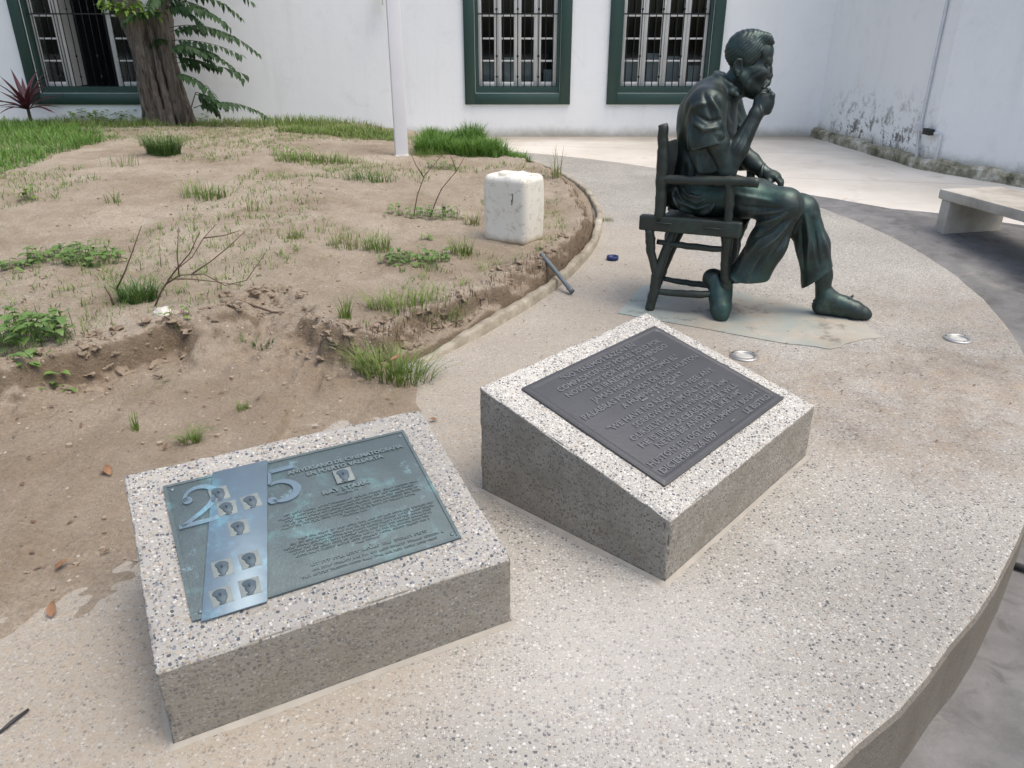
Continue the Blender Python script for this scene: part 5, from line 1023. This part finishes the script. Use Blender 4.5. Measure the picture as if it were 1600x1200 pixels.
v, q_, t_ = blades(900, 0, .075, .0028, .9, 71, curl=1.3); nn = 900; m_ = len(v)//nn; v = v.reshape(nn, m_, 3); keep = []
for j in range(nn):
    i = r.randrange(1, 12); t = r.random(); p = BK[i]*(1-t)+BK[i+1]*t+np.array([r.gauss(0, .03), r.gauss(0, .03)]); v[j, :, 2] *= -.9; v[j, :, 0] += p[0]; v[j, :, 1] += p[1]; v[j, :, 2] += sz(p[0], p[1])+.02
kind(link('bank_roots', blade_mesh('bank_roots', [(v.reshape(-1, 3), q_, t_)]), M['twig']), 'stuff', 'fine dead roots hanging out of the broken bank')
for (px, py, s_, lab) in ((81, 968, .045, 'curled orange-brown dry leaf on the sandy ground left of the left plinth'), (86, 893, .04, 'brown dry leaf behind the orange one on the sandy ground'), (683, 657, .035, 'brown dry leaf on the sand between the two plinths'), (610, 566, .05, 'rust coloured dry leaf below the broken bank'), (1487, 1068, .045, 'brown dry leaf on the grey paving at the terrace step'), (172, 745, .05, 'pale dry leaf behind the corner of the left plinth')):
    zg = -.25 if px > 1400 else 0; q = G(px, py, zg); z = zg if px > 1400 else max(0, sz(q[0], q[1])); q = G(px, py, z); V, F = leaf_shape(s_, s_*.5, .7, -.25, 6); m = MB(); put(m, V, F, (0, 0, .006), random.uniform(0, 6), -.1); tag(m.build('dry_leaf', M['dry'], None, True, (q[0], q[1], z)), lab, 'leaf', 'fallen dry leaves')
tq = G(22, 1130); tag(MB().tube([(-.012, -.03, .006), (.0, .0, .007), (.014, .03, .006)], [.003, .0045, .003], 6).build('stick', M['rubber'], None, True, tuple(tq)), 'short black stick on the terrace in the near left corner', 'stick')

# ================================================================== TREE, SAPLING, CORDYLINE
tx, ty = -4.36, 10.25; tz = sz(tx, ty); tree = empty('tree', (tx, ty, tz)); tag(tree, 'thick fluted grey tree trunk in front of the left window', 'tree')
s = SDF((-1.25, -.5, -.1), (.75, .42, 3.0), .016)
s.chain([(-.08, .02, -.1), (-.1, .0, .6), (-.2, .0, 1.2), (-.36, .0, 1.8), (-.62, .0, 2.4), (-.85, .0, 3.0)], [.18, .15, .15, .145, .14, .12], .03); s.chain([(.1, .05, -.1), (.07, .05, .6), (.1, .06, 1.2), (.2, .08, 1.8), (.26, .08, 2.4), (.3, .1, 3.0)], [.17, .13, .13, .13, .12, .11], .03)
rr = random.Random(2)
for k in range(15):
    a = 2*math.pi*k/15+rr.uniform(-.15, .15); R0 = rr.uniform(.25, .33); hh = rr.uniform(.5, 1.5); ca, sa = math.cos(a), math.sin(a)
    s.chain([(R0*ca, .7*R0*sa, -.1), (R0*.82*ca, .62*R0*sa, .15), (.24*ca-.02, .2*sa, .45*hh), (.19*ca-.06, .15*sa, hh)], [.05, .042, .036, .028], .012)
V, Q = s.extract(1); N = normals(V, Q); V = V+N*(.02*fbm(V[:, 0]*12, V[:, 1]*12, V[:, 2]*2.0, oct=3, seed=6)+.016*fbm(V[:, 0]*30, V[:, 1]*30, V[:, 2]*11, oct=3, seed=16))[:, None]; V[:, 1] = np.minimum(V[:, 1], .5); link('trunk', npmesh('trunk', V, Q), M['bark'], tree)
lim = MB(); tips = []; rr = random.Random(9)
for (b_, d_) in (((-.85, 0, 2.95), (-.5, -.35, 1)), ((-.85, 0, 2.95), (-.9, -.5, .7)), ((.3, .1, 2.95), (.3, -.5, 1)), ((.3, .1, 2.95), (.5, -.3, .8)), ((-.7, 0, 2.6), (-.2, -.9, .6))):
    p = Vector(b_); d_ = Vector(d_).normalized(); pts = [p.copy()]
    for k in range(6): d_ = (d_+Vector((rr.uniform(-.2, .2), rr.uniform(-.2, .1), rr.uniform(-.1, .15)))).normalized(); p = p+d_*.3; pts.append(p.copy()); tips.append(p.copy())
    lim.tube(pts, [.12-.016*i for i in range(7)], 8)
lim.build('limb', M['bark'], tree, True)
def leafy(n, centres, spread, L, seed):
    m = MB(); rr = random.Random(seed)
    for _ in range(n):
        c = rr.choice(centres); p = Vector(c)+Vector((rr.gauss(0, spread), rr.gauss(0, spread), rr.gauss(0, spread*.7))); l = L*rr.uniform(.6, 1.2); V, F = leaf_shape(l, l*.45, .25, .25, 3); put(m, V, F, p, rr.uniform(0, 6.28), rr.uniform(-.4, .9))
    return m
kind(leafy(2600, tips, .32, .11, 3).build('crown', M['leafD'], tree, True), 'stuff')
lc = [Vector(onY(170+20*k, 8+4*(k % 2), ty-.3))-Vector((tx, ty, tz)) for k in range(3)]+[Vector(onY(232, 12, ty-.35))-Vector((tx, ty, tz))]; kind(leafy(130, lc, .07, .1, 4).build('shoot_leaves', M['leafY'], tree, True), 'stuff')
MB().tube([tuple(lc[3]+Vector((0, .3, -.1))), tuple(lc[3])], .012, 6).tube([tuple(lc[1]+Vector((.15, .3, -.1))), tuple(lc[1])], .012, 6).build('shoot_stem', M['bark'], tree, True)
sx, sy = -4.06, 9.95; szz = sz(sx, sy); sap = empty('sapling', (sx, sy, szz)); tag(sap, 'slender sapling with drooping feather-like compound leaves beside the tree trunk', 'sapling')
stem = [(0, 0, -.03), (.0, 0, .5), (.02, .0, 1.0), (.03, .02, 1.6), (.0, .03, 2.3)]; MB().tube(stem, [.028, .024, .02, .016, .01], 8).build('stem', M['bark'], sap, True); MB().tube([(.1, -.1, .0), (.16, -.1, .2), (.26, -.1, .4)], [.012, .01, .006], 6).build('stem', M['bark'], sap, True)
def frond(o, az, elv, L, npair, lw, seed):
    rr = random.Random(seed); m = MB(); pts = []; p = Vector(o); el_ = elv; k = 10
    for i in range(k+1):
        pts.append(p.copy()); el_ -= (1.05 if elv > .1 else .5)/k; p = p+Vector((math.cos(az)*math.cos(el_), math.sin(az)*math.cos(el_), math.sin(el_)))*L/k
    m.tube(pts, [.005*(1-.7*i/k) for i in range(k+1)], 5)
    for i in range(npair):
        t = .12+.86*i/(npair-1); f_ = t*k; a = int(min(f_, k-1)); q = pts[a].lerp(pts[a+1], f_-a); dr = (pts[a+1]-pts[a]).normalized()
        for sg in (-1, 1):
            l = lw*(1-.55*abs(t-.4))*rr.uniform(.7, 1.15); V, F = leaf_shape(l, l*rr.uniform(.4, .52), .25, rr.uniform(.2, .5), 5); put(m, V, F, q, az+sg*rr.uniform(.5, 1.2), rr.uniform(.3, 1.15))
    m.build('frond', M['leafD'], sap, True)
FR = [((.02, 0, 1.75), -.15, .5, 1.0, 13), ((.02, 0, 1.5), .15, .45, 1.05, 14), ((.02, 0, 1.3), -.35, .35, .95, 13), ((.02, 0, 1.1), .05, .3, 1.1, 15), ((.01, 0, .9), -.2, .2, 1.0, 14), ((.01, 0, .72), .2, .1, .85, 12), ((.0, 0, .6), -.5, .15, .8, 12), ((.02, 0, 1.6), 2.8, .5, .5, 9), ((.02, 0, 1.25), 3.4, .4, .5, 9), ((.01, 0, .95), 2.6, .5, .4, 8), ((.02, 0, 1.9), -.9, .6, .7, 11), ((.26, -.1, .4), -.3, -.1, .45, 9), ((.26, -.1, .38), .8, -.5, .35, 8), ((.2, -.1, .22), .0, .45, .95, 14), ((.03, 0, 2.1), .1, .4, .9, 12), ((.02, 0, 1.4), -1.5, .35, .6, 10)]
rr = random.Random(12)
for k in range(16): FR.append(((.02, rr.uniform(-.03, .03), rr.uniform(.75, 2.25)), rr.uniform(-.75, .55), rr.uniform(.0, .6), rr.uniform(.45, .95), rr.randint(10, 15)))
for i, (o_, az, el_, L_, npr) in enumerate(FR): frond(o_, az, el_, L_, npr+3, .125, i)
cx, cy = on_soil(50, 196, .2); cor = empty('cordyline', (cx, cy, sz(cx, cy))); tag(cor, 'dark red strap-leaved plant against the wall at the left edge', 'plant'); MB().tube([(0, 0, -.02), (.0, 0, .2)], [.025, .018], 8).build('stem', M['bark'], cor, True)
for k in range(26):
    rr = random.Random(k*977+5); az = k*2.4+rr.uniform(-.3, .3); l = rr.uniform(.3, .6); V, F = leaf_shape(l, .06, .4, rr.uniform(.1, .7), 6); m = MB(); put(m, V, F, (0, 0, .19), az, -rr.uniform(.3, 1.4)); m.build('leaf', M['red'], cor, True)
lx, ly = on_soil(113, 188, .24); lp = empty('leafy_plant', (lx, ly, sz(lx, ly))); tag(lp, 'single upright light green leafy plant under the left window', 'plant'); MB().tube([(0, 0, -.02), (.0, 0, .35)], [.008, .004], 6).build('stem', M['leafY'], lp, True)
for k in range(24):
    rr = random.Random(k+70); V, F = leaf_shape(rr.uniform(.09, .15), .035, .3, .2, 4); m = MB(); put(m, V, F, (0, 0, .12+.24*k/23), k*2.4, -.4); m.build('leaf', M['leafY'], lp, True)
